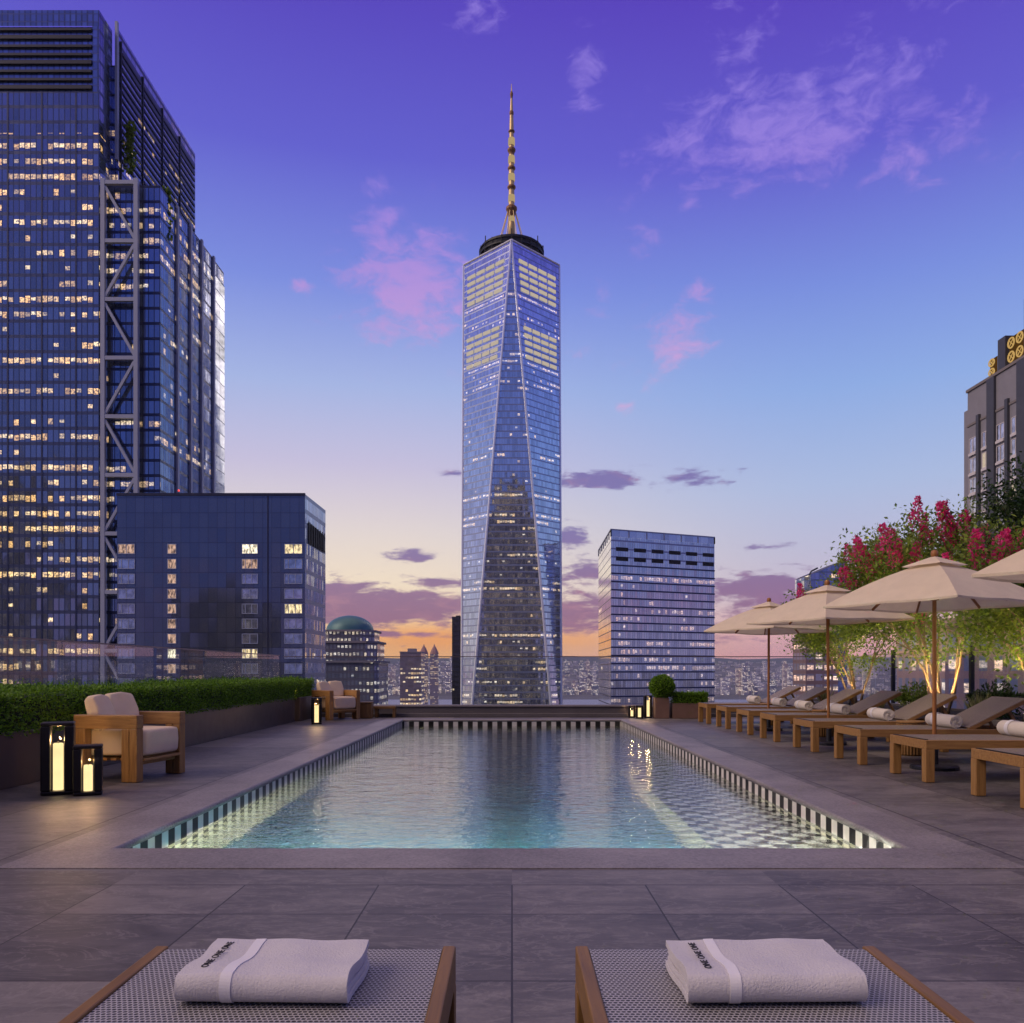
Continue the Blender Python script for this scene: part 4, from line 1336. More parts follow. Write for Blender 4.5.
for px, lab in ((423.5, 'slim twin tower with pointed roof, nearer the dome'), (434, 'slim twin tower with pointed roof, nearer the tapering tower')):
    d = 2600.0
    x0, x1 = P(px - 4, 0, d)[0], P(px + 4, 0, d)[0]
    zt = H + (CY - 654) / F * d
    t = thing('twin_tower', lab, 'building', ((x0 + x1) / 2, d, GZ))
    m_ = MB(); poly_walls(m_, [(x0, d), (x1, d), (x1, d + 25), (x0, d + 25)], GZ, zt)
    m_.build('wall', facade('twin_tower_wall_%d' % px, 4, 5, (0.3, 0.26, 0.32, 1), (0.26, 0.22, 0.27, 1), 0.4, px, met=0.15, st=0.9, sp=0.45, clus=2), t)
    m_ = MB()
    w2 = (x1 - x0) / 2
    m_.lathe([(w2 * 1.2, zt), (w2 * 0.9, zt + 10), (w2 * 0.5, zt + 20), (w2 * .2, zt + 26), (0.05, zt + 34)], ((x0 + x1) / 2, d + 12, 0), 8, PI / 8)
    m_.build('roof', plain('twin_roof_%d' % px, (0.30, 0.17, 0.16), 0.7), t)

# ---- far-off buildings across the river (each its own), and the mass of low roofs behind them
city_mats = []
for i, (g, s_) in enumerate((((0.34, 0.33, 0.42, 1), (0.50, 0.46, 0.54, 1)), ((0.34, 0.32, 0.42, 1), (0.30, 0.27, 0.33, 1)), ((0.42, 0.34, 0.36, 1), (0.46, 0.36, 0.36, 1)), ((0.22, 0.24, 0.34, 1), (0.2, 0.21, 0.28, 1)))):
    city_mats.append(facade('far_city_%d' % i, 7, 8, g, s_, 0.42, 80 + i, met=0.15, st=1.9, sp=0.45, mu=0.16, clus=2, rough=0.4, tilt=0.0, lo=0.45, hi=0.9, warm=((1, .7, .45), (1, .92, .85))))
def box_uv(m_, x0, y0, x1, y1, z0, z1):
    poly_walls(m_, [(x0, y0), (x1, y0), (x1, y1), (x0, y1)], z0, z1)
    m_.add([(x0, y0, z1), (x1, y0, z1), (x1, y1, z1), (x0, y1, z1)], [(0, 1, 2, 3)])
rc_ = random.Random(5)
spans = [(384, 462, 34), (560, 600, 26), (714, 800, 40), (845, 1060, 34)]
for (a, b_, n) in spans:
    for _ in range(n):
        px = rc_.uniform(a, b_)
        d = rc_.uniform(5150, 8200) if rc_.random() < .5 else rc_.uniform(5060, 5500)
        x = P(px, 0, d)[0]
        w = rc_.uniform(22, 62); dp = rc_.uniform(22, 50)
        gz = ground_z(x, d)
        hgt = (rc_.uniform(28, 90) if rc_.random() < 0.6 else rc_.uniform(100, 205)) * (1.0 if d < 5600 else .8)
        m_ = MB()
        box_uv(m_, x - w / 2, d, x + w / 2, d + dp, gz, gz + hgt)
        if rc_.random() < 0.4:
            box_uv(m_, x - w / 4, d + dp * .2, x + w / 4, d + dp * .8, gz + hgt + 0.1, gz + hgt * 1.12)
        o = m_.build('distant_building', city_mats[rc_.randrange(4)])
        o.data.transform(Matrix.Translation((-x, -d, -gz)))
        o.location = (x, d, gz)
        tag(o, 'small pale building far away in the hazy city across the river', 'building', 'far-off buildings across the river')
m_ = MB()
for _ in range(3600):
    d = 5080 + 5200 * rc_.random() ** 0.8
    x = rc_.uniform(-0.75, 0.85) * d
    w, dp, hgt = rc_.uniform(14, 48), rc_.uniform(14, 40), rc_.uniform(7, 30)
    gz = ground_z(x, d) - 2
    box_uv(m_, x - w / 2, d, x + w / 2, d + dp, gz, gz + hgt)
low_m = facade('low_city', 9, 9, (0.36, 0.34, 0.42, 1), (0.40, 0.37, 0.43, 1), 0.30, 88, met=0.1, st=1.3, sp=0.5, mu=0.2, clus=1, rough=0.5, tilt=0.0, lo=0.5, hi=0.9, warm=((1, .7, .45), (1, .92, .85)))
tag(m_.build('low_city_roofs', low_m), 'mass of tiny low roofs and lights spreading to the hills', 'city', None, 'stuff')

# ---- three dark neighbours behind the camera, seen mirrored in the glass
def neighbour(label, x0, x1, y0, y1, z, seed, steps=()):
    t = thing('neighbouring_tower', label, 'building', ((x0 + x1) / 2, (y0 + y1) / 2, GZ))
    fm = facade('neighbour_%d' % seed, 2.2, 3.8, (0.03, 0.036, 0.075, 1), (0.028, 0.03, 0.055, 1), 0.42, seed, met=0.1, st=1.2, sp=0.45, mu=0.2, clus=3, rough=0.3)
    m_ = MB(); box_uv(m_, x0, y0, x1, y1, GZ, z); m_.build('wall', fm, t)
    if steps:
        m_ = MB()
        for (f, zz, z_0) in steps:
            w, dd = (x1 - x0) * f / 2, (y1 - y0) * f / 2
            cx, cy = (x0 + x1) / 2, (y0 + y1) / 2
            box_uv(m_, cx - w, cy - dd, cx + w, cy + dd, z_0, zz)
        m_.build('setback_top', fm, t)
    return t
neighbour('dark stepped tower mirrored in the front of the tapering tower', -46, 46, -190, -130, 212, 91, ((0.6, 250, 212.1), (0.3, 268, 250.1)))
neighbour('dark slab mirrored in the face of the hotel block', -168, -128, -190, -150, 38, 92)
neighbour('dark tower mirrored at the lower left of the huge left tower', -420, -352, -190, -150, 136, 93, ((0.8, 144, 136.1),))

# ================================================================== TERRACE OBJECTS
# ---- planters and hedges on the left
def planter(name, label, lo, hi, mat, wall=0.03):
    t = thing(name, label, 'planter', ((lo[0] + hi[0]) / 2, (lo[1] + hi[1]) / 2, lo[2]))
    m_ = MB()
    x0, y0, z0 = lo; x1, y1, z1 = hi
    m_.box((x0, y0, z0), (x0 + wall, y1, z1)); m_.box((x1 - wall, y0, z0), (x1, y1, z1))
    m_.box((x0 + wall + .001, y0, z0), (x1 - wall - .001, y0 + wall, z1)); m_.box((x0 + wall + .001, y1 - wall, z0), (x1 - wall - .001, y1, z1))
    m_.build('shell', mat, t, bevel=0.004)
    m_ = MB(); m_.box((x0 + wall + .002, y0 + wall + .002, z0 + .01), (x1 - wall - .002, y1 - wall - .002, z1 - 0.04))
    m_.build('soil', M['soil'], t)
    return t
planter('planter_box', 'long low bronze planter under the box hedge on the left', (-5.22, -0.6, 0.003), (-4.5, 16.9, 0.50), M['planter'])
planter('planter_box', 'short dark planter at the far end of the box hedge', (-5.22, 16.96, 0.003), (-4.42, 18.5, 0.50), M['planter'])

def hedge(name, label, lo, hi, n, mat, L=(0.022, 0.04), sprig=0.03):
    t = thing(name, label, 'hedge', ((lo[0] + hi[0]) / 2, (lo[1] + hi[1]) / 2, lo[2]))
    x0, y0, z0 = lo; x1, y1, z1 = hi
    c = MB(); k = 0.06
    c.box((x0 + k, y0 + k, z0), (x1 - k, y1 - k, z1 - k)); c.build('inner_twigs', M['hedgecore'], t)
    A = [(y1 - y0) * (z1 - z0), (x1 - x0) * (z1 - z0) * 2, (x1 - x0) * (y1 - y0)]
    # right face, ends, top
    tot = sum(A)
    pts, nr = [], []
    n0, n1 = int(n * A[0] / tot * 1.2), int(n * A[1] / tot)
    n2 = n - n0 - n1
    # density favours the part nearer the camera
    def yr(m):
        return y0 + (y1 - y0) * RS.rand(m)
    for m, f in ((n0, 'r'), (n1, 'e'), (n2, 't')):
        dpt = np.abs(RS.normal(0, 0.022, m))
        yy = yr(m); xx = x0 + (x1 - x0) * RS.rand(m); zz = z0 + (z1 - z0) * RS.rand(m)
        wob = 0.022 * np.sin(yy * 3.1 + 2 * np.sin(yy)) + 0.018 * np.sin(yy * 9.3 + 1 + xx * 6) + 0.012 * np.sin(xx * 23 + yy * 2)
        if f == 'r':
            pts.append(np.stack([x1 - dpt + wob * .7 + RS.normal(0, .008, m), yy, zz], 1)); nr.append(np.tile([1, 0, .25], (m, 1)))
        elif f == 'e':
            s = RS.rand(m) < 0.5
            pts.append(np.stack([xx, np.where(s, y0 + dpt, y1 - dpt), zz], 1)); nr.append(np.stack([np.zeros(m), np.where(s, -1, 1), np.full(m, .2)], 1))
        else:
            up = np.where(RS.rand(m) < 0.16, RS.rand(m) ** 2 * sprig * 2.2, 0)
            pts.append(np.stack([xx, yy, z1 - dpt + wob + up], 1)); nr.append(np.tile([0.1, 0, 1], (m, 1)))
    p = np.concatenate(pts); nn = np.concatenate(nr).astype(float); m = len(p)
    d = unit(nn * 0.6 + RS.normal(0, 0.6, (m, 3)))
    nrm = unit(nn * 0.8 + RS.normal(0, 0.6, (m, 3)))
    leaf_mesh('foliage', p, d, nrm, RS.uniform(L[0], L[1], m), RS.uniform(L[0], L[1], m) * 0.55, mat, t)
    return t
hedge('box_hedge', 'long clipped green box hedge along the left edge of the terrace', (-5.2, -0.5, 0.46), (-4.49, 18.5, 0.86), 88000, M['hedge'])

# ---- topiary and small hedge at the far right corner of the pool
planter('planter_box', 'square copper planter carrying the round topiary', (P(654, 0, 18.1)[0], 17.95, 0.003), (P(668, 0, 18.1)[0], 18.27, 0.46), M['terracotta'], 0.02)
planter('planter_box', 'wide copper planter under the small clipped hedge by the far lounger', (P(671.5, 0, 18.1)[0], 17.95, 0.003), (P(707, 0, 18.1)[0], 18.35, 0.34), M['terracotta'], 0.02)
hedge('box_hedge', 'small clipped hedge in the copper planter beside the topiary', (P(672, 0, 18.1)[0], 17.96, 0.31), (P(706.5, 0, 18.1)[0], 18.34, 0.57), 7000, M['hedge'])
tp = thing('topiary_ball', 'round clipped topiary ball in a square copper planter', 'topiary', (P(661, 0, 18.1)[0], 18.1, 0.42))
m_ = MB(); m_.tube([(tp.location.x, 18.1, 0.42), (tp.location.x, 18.1, 0.6)], 0.02, 6); m_.build('stem', M['bark'], tp)
n = 6000
dv = unit(RS.normal(size=(n, 3)))
pts = np.array([tp.location.x + 0.02, 18.1, 0.70]) + dv * (0.25 + RS.normal(0, 0.016, n) + 0.018 * np.sin(dv[:, 0] * 7) * np.cos(dv[:, 2] * 6 + dv[:, 1] * 5))[:, None] * np.array([1, 1, 0.95])
leaf_mesh('foliage', pts, unit(dv + RS.normal(0, .6, (n, 3))), unit(dv + RS.normal(0, .6, (n, 3))), RS.uniform(.025, .045, n), RS.uniform(.015, .025, n), M['hedge'], tp)
m_ = MB(); m_.lathe([(0.02, .47)] + [(0.23 * math.sin(a), .70 - .22 * math.cos(a)) for a in [PI * k / 12 for k in range(1, 12)]] + [(0.01, .92)], (tp.location.x + .02, 18.1, 0), 16); m_.build('inner_twigs', M['hedgecore'], tp)

# ---- lanterns with candles
def lantern(x, y, h, w, dp, rz, label, ch, cr, energy, thick=0.03):
    t = thing('candle_lantern', label, 'lantern', (x, y, 0.004), rz, 'candle lanterns on the terrace')
    m_ = MB()
    m_.box((-w / 2, -dp / 2, 0), (w / 2, dp / 2, thick)); m_.box((-w / 2, -dp / 2, h - thick), (w / 2, dp / 2, h))
    sd = w * 0.29
    m_.box((-w / 2, -dp / 2, thick + .0005), (-w / 2 + sd, dp / 2, h - thick - .0005)); m_.box((w / 2 - sd, -dp / 2, thick + .0005), (w / 2, dp / 2, h - thick - .0005))
    m_.build('frame', M['black'], t, bevel=0.01, world=False)
    c = MB(); c.lathe([(cr, thick + .001), (cr, thick + ch - .006), (cr - .006, thick + ch), (0.004, thick + ch - .004)], (0, 0, 0), 20)
    cd = c.build('candle', M['candle'], t, smooth=False, world=False)
    wk = MB(); wk.tube([(0, 0, thick + ch - .004), (0, 0, thick + ch + .016)], .003, 6); wk.build('wick', M['black'], cd, world=False)
    g = MB()
    for s in (-1, 1):
        g.box((-w / 2 + sd + .001, s * (dp / 2 - .012) - .002, thick + .001), (w / 2 - sd - .001, s * (dp / 2 - .012) + .002, h - thick - .001))
    g.build('glass_pane', M['guard'], t, world=False)
    ld = bpy.data.lights.new('candle_light', 'POINT')
    ld.energy = energy; ld.color = (1.0, 0.55, 0.22); ld.shadow_soft_size = 0.012
    lo = bpy.data.objects.new('candle_light', ld); COL.objects.link(lo); lo.parent = t
    lo.location = (0, 0, thick + ch + .03)
    return t
lantern(P(57, 0, 6.95)[0], 6.97, 0.61, 0.25, 0.20, rad(24), 'tall black candle lantern beside the near wooden armchair', 0.40, 0.04, 7)
lantern(P(90, 0, 6.95)[0], 6.92, 0.42, 0.22, 0.17, rad(24), 'shorter black candle lantern beside the tall one at the near armchair', 0.22, 0.035, 5)
lantern(P(316.5, 0, 16.1)[0], 16.1, 0.52, 0.20, 0.18, rad(15), 'black candle lantern in front of the far wooden armchair', 0.34, 0.045, 8)
lantern(P(632, 0, 18.3)[0], 18.35, 0.27, 0.15, 0.13, 0, 'smallest black lantern by the far pool corner', 0.13, 0.035, 2)
lantern(P(639.5, 0, 18.0)[0], 18.0, 0.29, 0.16, 0.14, rad(-8), 'low black lantern in the middle of three by the far pool corner', 0.2, 0.04, 3)
lantern(P(648, 0, 18.2)[0], 18.25, 0.50, 0.17, 0.15, rad(4), 'tallest of the three black lanterns by the far pool corner', 0.36, 0.045, 4)

# ---- armchairs
def pillow(mb_, sx, sy, sz, mat, n=10, e=5.0, puff=0.28):
    """soft box: rounded cube with crowned faces"""
    V = {}; F_ = []
    def pt(u, v, w):
        k = (round(u, 5), round(v, 5), round(w, 5))
        if k not in V:
            p = np.array([u, v, w])
            r = (abs(u) ** e + abs(v) ** e + abs(w) ** e) ** (1 / e)
            q = p / r
            q = q * (1 - puff * 0.18 * (abs(q[0] * q[1]) + abs(q[1] * q[2]) + abs(q[0] * q[2])))
            o = Vector((q[0] * sx / 2, q[1] * sy / 2, q[2] * sz / 2))
            V[k] = (len(V), mat @ o)
        return V[k][0]
    for ax in range(3):
        for s in (-1, 1):
            for i in range(n):
                for j in range(n):
                    q = []
                    for (a, b_) in ((i, j), (i + 1, j), (i + 1, j + 1), (i, j + 1)):
                        c = [0, 0, 0]; c[ax] = s
                        c[(ax + 1) % 3] = -1 + 2 * a / n; c[(ax + 2) % 3] = -1 + 2 * b_ / n
                        q.append(pt(*c))
                    F_.append(tuple(q if s > 0 else q[::-1]))
    mb_.add([v for _, v in sorted(V.values(), key=lambda t: t[0])], F_)

def make_armchair():
    """front towards +x, base centre at the origin"""
    t = thing('wooden_armchair', 'chunky teak armchair with cream cushions, beside two lanterns at left', 'armchair', (0, 0, 0), 0, 'teak armchairs')
    W, D_, AH = 0.80, 0.67, 0.63
    for s in (-1, 1):
        y = s * (W / 2 - 0.05)
        a = MB()
        a.box((-D_ / 2, y - 0.05, AH - 0.13), (D_ / 2, y + 0.05, AH))
        a.build('arm', TEAK['X'], t, bevel=0.008, world=False)
        for x0 in (D_ / 2 - 0.165, D_ / 2 - 0.082):
            l = MB(); l.box((x0, y - 0.05, 0.0), (x0 + 0.079, y + 0.05, AH - 0.1305)); l.build('front_leg', TEAK['Z'], t, bevel=0.006, world=False)
        l = MB(); l.box((-D_ / 2, y - 0.05, 0.0), (-D_ / 2 + 0.12, y + 0.05, AH - 0.1305)); l.build('rear_leg', TEAK['Z'], t, bevel=0.006, world=False)
    f = MB()
    f.box((D_ / 2 - 0.10, -W / 2 + 0.101, 0.15), (D_ / 2 - 0.05, W / 2 - 0.101, 0.225))
    f.box((-D_ / 2 + 0.02, -W / 2 + 0.101, 0.15), (-D_ / 2 + 0.07, W / 2 - 0.101, 0.225))
    for k in range(6):
        x = -D_ / 2 + 0.12 + k * 0.1
        f.box((x, -W / 2 + 0.101, 0.19), (x + 0.06, W / 2 - 0.101, 0.215))
    f.build('seat_frame', TEAK['Y'], t, bevel=0.004, world=False)
    bk = MB()
    for k in range(4):
        bk.box((-D_ / 2 + 0.005, -W / 2 + 0.101, 0.30 + k * 0.085), (-D_ / 2 + 0.03, W / 2 - 0.101, 0.36 + k * 0.085))
    bk.build('back_slats', TEAK['Y'], t, bevel=0.003, world=False)
    c = MB(); pillow(c, D_ - 0.02, W - 0.21, 0.26, Matrix.Translation((0.025, 0, 0.36)), 12, 14.0, 0.06)
    c.build('seat_cushion', M['cushion'], t, smooth=True, world=False)
    for (yy, rz, dz) in ((-0.155, 9, 0.0), (0.15, -12, 0.015)):
        c = MB()
        mt = Matrix.Translation((-0.215, yy, 0.63 + dz)) @ Matrix.Rotation(rad(rz), 4, 'Z') @ Matrix.Rotation(rad(-20), 4, 'Y')
        pillow(c, 0.13, 0.345, 0.39, mt, 14, 13.0, 0.35)
        c.build('back_cushion', M['cushion'], t, smooth=True, world=False)
    return t
ch = make_armchair()
ch.location = (-3.77, 8.08, 0.004); ch.rotation_euler = (0, 0, rad(-10))
c2 = dup(ch, (-3.84, 17.78, 0.004), rad(-42), 'chunky teak armchair with cream cushions at the far end of the hedge')

# stump table by far chair, bench in the corner
m_ = MB(); t = thing('side_table', 'plain wooden block table beside the far armchair', 'side table', (P(367, 0, 18.1)[0], 18.1, 0.004))
m_.box((P(361, 0, 18.1)[0], 17.98, 0.004), (P(372.5, 0, 18.1)[0], 18.22, 0.34)); m_.build('block', TEAKD['Z'], t, bevel=0.012)
m_ = MB(); m_.box((P(360.6, 0, 18.1)[0], 17.97, 0.3405), (P(372.9, 0, 18.1)[0], 18.23, 0.365)); m_.build('table_top', TEAKD['X'], t, bevel=0.006)
t = thing('low_bench', 'low dark wooden bench against the parapet left of the pool end', 'bench', (P(385, 0, 18.4)[0], 18.45, 0.004))
m_ = MB(); m_.box((P(373.5, 0, 18.4)[0], 18.3, 0.2), (P(396, 0, 18.4)[0], 18.54, 0.26)); m_.build('seat', TEAKD['X'], t, bevel=0.005)
for px in (375.5, 393):
    m_ = MB(); m_.box((P(px, 0, 18.4)[0], 18.32, 0.004), (P(px, 0, 18.4)[0] + 0.06, 18.52, 0.199)); m_.build('leg', TEAKD['Z'], t)

# ---- poolside loungers on the right
def make_lounger():
    """foot end at x = 0, head towards +x, centred on y = 0"""
    t = thing('sun_lounger', 'x', 'sun lounger', (0, 0, 0), 0, 'teak loungers in a row beside the pool')
    W, HT, L = 0.75, 0.395, 1.92
    f = MB()
    for s in (-1, 1):
        y = s * (W / 2 - 0.022)
        f.box((0.001, y - 0.022, HT - 0.085), (L, y + 0.022, HT))
    f.box((0.0, -W / 2 + 0.045, HT - 0.085), (0.045, W / 2 - 0.045, HT))
    f.box((L - 0.045, -W / 2 + 0.045, HT - 0.095), (L - 0.002, W / 2 - 0.045, HT - 0.01))
    f.box((1.16, -W / 2 + 0.045, HT - 0.075), (1.20, W / 2 - 0.045, HT - 0.03))
    f.build('frame', TEAK['X'], t, bevel=0.004, world=False)
    for x in (-0.002, L - 0.25):
        for s in (-1, 1):
            y = s * (W / 2 - 0.041)
            l = MB(); l.box((x, y - 0.042, 0), (x + 0.085, y + 0.042, HT - 0.0855)); l.build('leg', TEAK['Z'], t, bevel=0.005, world=False)
    sl = MB(); sl.box((0.047, -W / 2 + 0.047, HT - 0.012), (1.25, W / 2 - 0.047, HT + 0.002)); sl.build('sling_seat', M['sling_tan'], t, bevel=0.004, world=False)
    ed = MB()
    ed.box((0.012, -W / 2 + 0.048, HT + 0.0005), (0.046, W / 2 - 0.048, HT + 0.006)); ed.build('sling_hem', M['black'], t, world=False)
    a = rad(27)
    mt = Matrix.Translation((1.24, 0, HT - 0.01)) @ Matrix.Rotation(-a, 4, 'Y')
    BL = 0.72
    b1 = MB()
    for s in (-1, 1):
        y = s * (W / 2 - 0.068)
        b1.box((0, y - 0.02, -0.02), (BL, y + 0.02, 0.022), mt)
    b1.box((BL - 0.04, -W / 2 + 0.09, -0.018), (BL - 0.001, W / 2 - 0.09, 0.02), mt)
    bf = b1.build('backrest_frame', TEAK['X'], t, bevel=0.004, world=False)
    b2 = MB(); b2.box((0.005, -W / 2 + 0.05, 0.0225), (BL + 0.004, W / 2 - 0.05, 0.034), mt); b2.build('backrest_sling', M['sling_tan'], t, bevel=0.004, world=False)
    st = MB()
    tip = mt @ Vector((BL * 0.72, 0, -0.02))
    for s in (-1, 1):
        st.bar((tip.x, s * 0.26, tip.z), (tip.x + 0.16, s * 0.26, HT - 0.07), 0.025, 0.03)
    st.build('prop', TEAK['X'], bf, world=False)
    return t

def spiral(r0, turns, t, n=90):
    pts = []
    for i in range(n + 1):
        a = 2 * PI * turns * i / n
        r = max(0.004, r0 - t * 1.05 * a / (2 * PI))
        pts.append((r * math.cos(-a - PI / 2), r * math.sin(-a - PI / 2)))
    return pts
def make_roll():
    t = thing('rolled_towel', 'x', 'towel', (0, 0, 0), 0, 'rolled towels on the loungers')
    m_ = MB()
    m_.ribbon(spiral(0.073, 4.6, 0.0145), 0.0128, -0.29, 0.29, axis=1, jitter=0.004, seg=12)
    m_.build('roll', M['terryroll'], t, smooth=True, world=False, autosmooth=40)
    bnd = MB()
    bnd.ribbon(spiral(0.0805, 0.98, 0.0005, 40), 0.0022, 0.10, 0.16, axis=1)
    bnd.build('woven_band', M['terryband'], t, world=False)
    return t
lg, rl = make_lounger(), make_roll()
LY = [6.525, 8.015, 9.455, 10.885, 12.4, 13.72, 15.1, 16.5]
ll = ['teak lounger cut off by the right edge, nearest the camera of the poolside row',
      'teak lounger right before the nearest parasol pole, second from the camera',
      'teak lounger right behind the nearest parasol pole, third from the camera',
      'fourth teak lounger of the poolside row, in front of the middle parasol pole',
      'fifth teak lounger of the poolside row, just behind the middle parasol pole',
      'sixth teak lounger of the row, in front of the far parasol pole',
      'seventh teak lounger of the row, just behind the far parasol pole',
      'farthest teak lounger of the row, beside the copper planter with hedge']
for i, y in enumerate(LY):
    loc = (3.87 + random.uniform(-.02, .02), y, 0.004)
    if i == 0:
        lg.location = loc; lg['label'] = ll[0]
    else:
        dup(lg, loc, rad(random.uniform(-.8, .8)), ll[i])
    rp = (loc[0] + 1.10 + random.uniform(-.07, .03), y + random.uniform(-.025, .025), 0.395 + 0.075 + 0.009)
    lab = 'cream rolled towel on the ' + ['nearest', 'second', 'third', 'fourth', 'fifth', 'sixth', 'seventh', 'farthest'][i] + ' lounger of the poolside row'
    if i == 0:
        rl.location = rp; rl['label'] = lab
    else:
        dup(rl, rp, rad(random.uniform(-4, 4)), lab)

# ---- ribbed drum tables
def make_drum():
    t = thing('drum_table', 'x', 'side table', (0, 0, 0), 0, 'ribbed wooden drum tables between loungers')
    m_ = MB()
    m_.lathe([(0.15, 0.0), (0.155, 0.02), (0.155, 0.385), (0.15, 0.40)], (0, 0, 0), 28); m_.build('drum', TEAKD['Z'], t, world=False)
    for k in range(28):
        pass
    s_ = MB()
    for k in range(28):
        a = 2 * PI * k / 28
        s_.tube([(0.158 * math.cos(a), 0.158 * math.sin(a), 0.015), (0.158 * math.cos(a), 0.158 * math.sin(a), 0.39)], 0.011, 6)
    s_.build('slats', TEAK['Z'], t, world=False)
    tp_ = MB(); tp_.lathe([(0.165, 0.401), (0.17, 0.406), (0.17, 0.42), (0.165, 0.425)], (0, 0, 0), 28); tp_.build('table_top', TEAK['X'], t, world=False)
    return t
dr = make_drum()
for i, (y, lab) in enumerate(((10.17, 'ribbed wooden drum table between the third and fourth loungers'), (7.27, 'ribbed wooden drum table between the first and second loungers'),
                              (13.05, 'ribbed wooden drum table between the fifth and sixth loungers'), (15.8, 'ribbed wooden drum table between the seventh and farthest loungers'))):
    if i == 0:
        dr.location = (4.98, y, 0.004); dr['label'] = lab
    else:
        dup(dr, (4.98, y, 0.004), 0.3 * i, lab)

# ---- parasols
def make_parasol():
    t = thing('parasol', 'x', 'parasol', (0, 0, 0), 0, 'cream market parasols over the loungers')
    R_, HZ, TZ = 1.12, 1.765, 2.24
    al = rad(-90 - 17.5)
    dirs = [Vector((math.cos(al + k * PI / 2), math.sin(al + k * PI / 2), 0)) for k in range(4)]
    def spoke(k8):                       # eight spokes: corners and side middles
        if k8 % 2 == 0:
            return dirs[k8 // 2] * R_
        a, b_ = dirs[k8 // 2], dirs[(k8 // 2 + 1) % 4]
        return (a + b_) * 0.5 * R_
    def height(tt, corner=True):
        base = TZ - (TZ - HZ) * (tt ** 0.96)
        return base + 0.045 * math.sin(PI * tt) 
    def surf(k8, f, tt, r_scale=1.0, dz=0.0):
        a, b_ = spoke(k8), spoke((k8 + 1) % 8)
        p = (a * (1 - f) + b_ * f) * tt * r_scale
        sag = -0.010 * math.sin(PI * f) * tt
        return Vector((p.x, p.y, height(tt) + sag + dz))
    m_ = MB()
    NR, NF = 10, 5
    vs, fs = [], []
    for k in range(8):
        for i in range(NR + 1):
            tt = 0.12 + 0.88 * i / NR
            for j in range(NF + 1):
                vs.append(surf(k, j / NF, tt))
    for k in range(8):
        o = k * (NR + 1) * (NF + 1)
        for i in range(NR):
            for j in range(NF):
                a = o + i * (NF + 1) + j
                fs.append((a, a + NF + 1, a + NF + 2, a + 1))
    m_.add(vs, fs)
    can = m_.build('canopy', M['canopy'], t, smooth=True, world=False)
    h = MB()
    for k in range(8):
        pts = [surf(k, j / 6, 1.0) for j in range(7)]
        for a, b_ in zip(pts[:-1], pts[1:]):
            h.quad(a, b_, b_ + Vector((0, 0, -0.022)), a + Vector((0, 0, -0.022)))
    h.build('hem', M['canopy'], can, world=False)
    v = MB()
    vs, fs = [], []
    for k in range(8):
        for i in range(4):
            tt = 0.02 + 0.27 * i / 3
            for j in range(4):
                p = surf(k, j / 3, tt); p.z += 0.042
                vs.append(p)
    for k in range(8):
        o = k * 16
        for i in range(3):
            for j in range(3):
                a = o + i * 4 + j; fs.append((a, a + 4, a + 5, a + 1))
    v.add(vs, fs)
    v.build('vent', M['canopy'], t, smooth=True, world=False)
    p = MB(); p.tube([(0, 0, 0.06), (0, 0, TZ + 0.02)], 0.021, 12); p.build('pole', POLEWOOD, t, world=False)
    fi = MB(); fi.lathe([(0.012, TZ + 0.02), (0.034, TZ + 0.035), (0.038, TZ + 0.065), (0.03, TZ + 0.095), (0.006, TZ + 0.105)], (0, 0, 0), 14); fi.build('finial', POLEWOOD, t, smooth=True, world=False)
    hb = MB(); hb.lathe([(0.024, 1.80), (0.046, 1.805), (0.046, 1.86), (0.024, 1.865)], (0, 0, 0), 14); hb.build('hub', POLEWOOD, t, world=False)
    for k in range(8):
        s = spoke(k)
        r_ = MB()
        pts = [Vector((s.x * tt, s.y * tt, height(tt) - 0.022)) for tt in (0.03, 0.25, 0.5, 0.75, 0.985)]
        for a, b_ in zip(pts[:-1], pts[1:]):
            r_.bar(a, b_, 0.018, 0.024)
        rb = r_.build('rib', POLEWOOD, t, world=False)
        st = MB(); d = s.normalized()
        st.bar((d.x * 0.04, d.y * 0.04, 1.835), (s.x * 0.52, s.y * 0.52, height(0.52) - 0.03), 0.016, 0.02)
        st.build('strut', POLEWOOD, rb, world=False)
    bs = MB(); bs.lathe([(0.24, 0.0), (0.24, 0.03), (0.22, 0.045), (0.04, 0.05), (0.035, 0.22), (0.022, 0.225)], (0, 0, 0), 28); bs.build('base', M['darksteel'], t, world=False)
    return t
um = make_parasol()
for i, (y, lab) in enumerate(((8.74, 'large cream parasol between second and third loungers, nearest whole one'),
                              (11.65, 'cream parasol in the middle of the row, partly behind the nearest whole one'),
                              (14.4, 'farthest and smallest cream parasol, its left tip over the office block'),
                              (5.85, 'cream parasol cut off at the right edge, only its tip in view'))):
    if i == 0:
        um.location = (4.53, y, 0.004); um['label'] = lab
    else:
        o_ = dup(um, (4.53, y, 0.004), rad((-5, 4, 3)[i - 1]), lab); o_.rotation_euler[0] = rad((0.7, -0.6, 0.3)[i - 1]); o_.rotation_euler[1] = rad((-0.8, 0.5, 0.2)[i - 1])

# ---- planting bed on the right: crape myrtles, shrubs, grasses, uplights
planter('planter_box', 'long stone planter behind the loungers with the flowering trees', (6.2, 5.2, 0.003), (7.5, 18.5, 0.42), M['parapet'], 0.06)

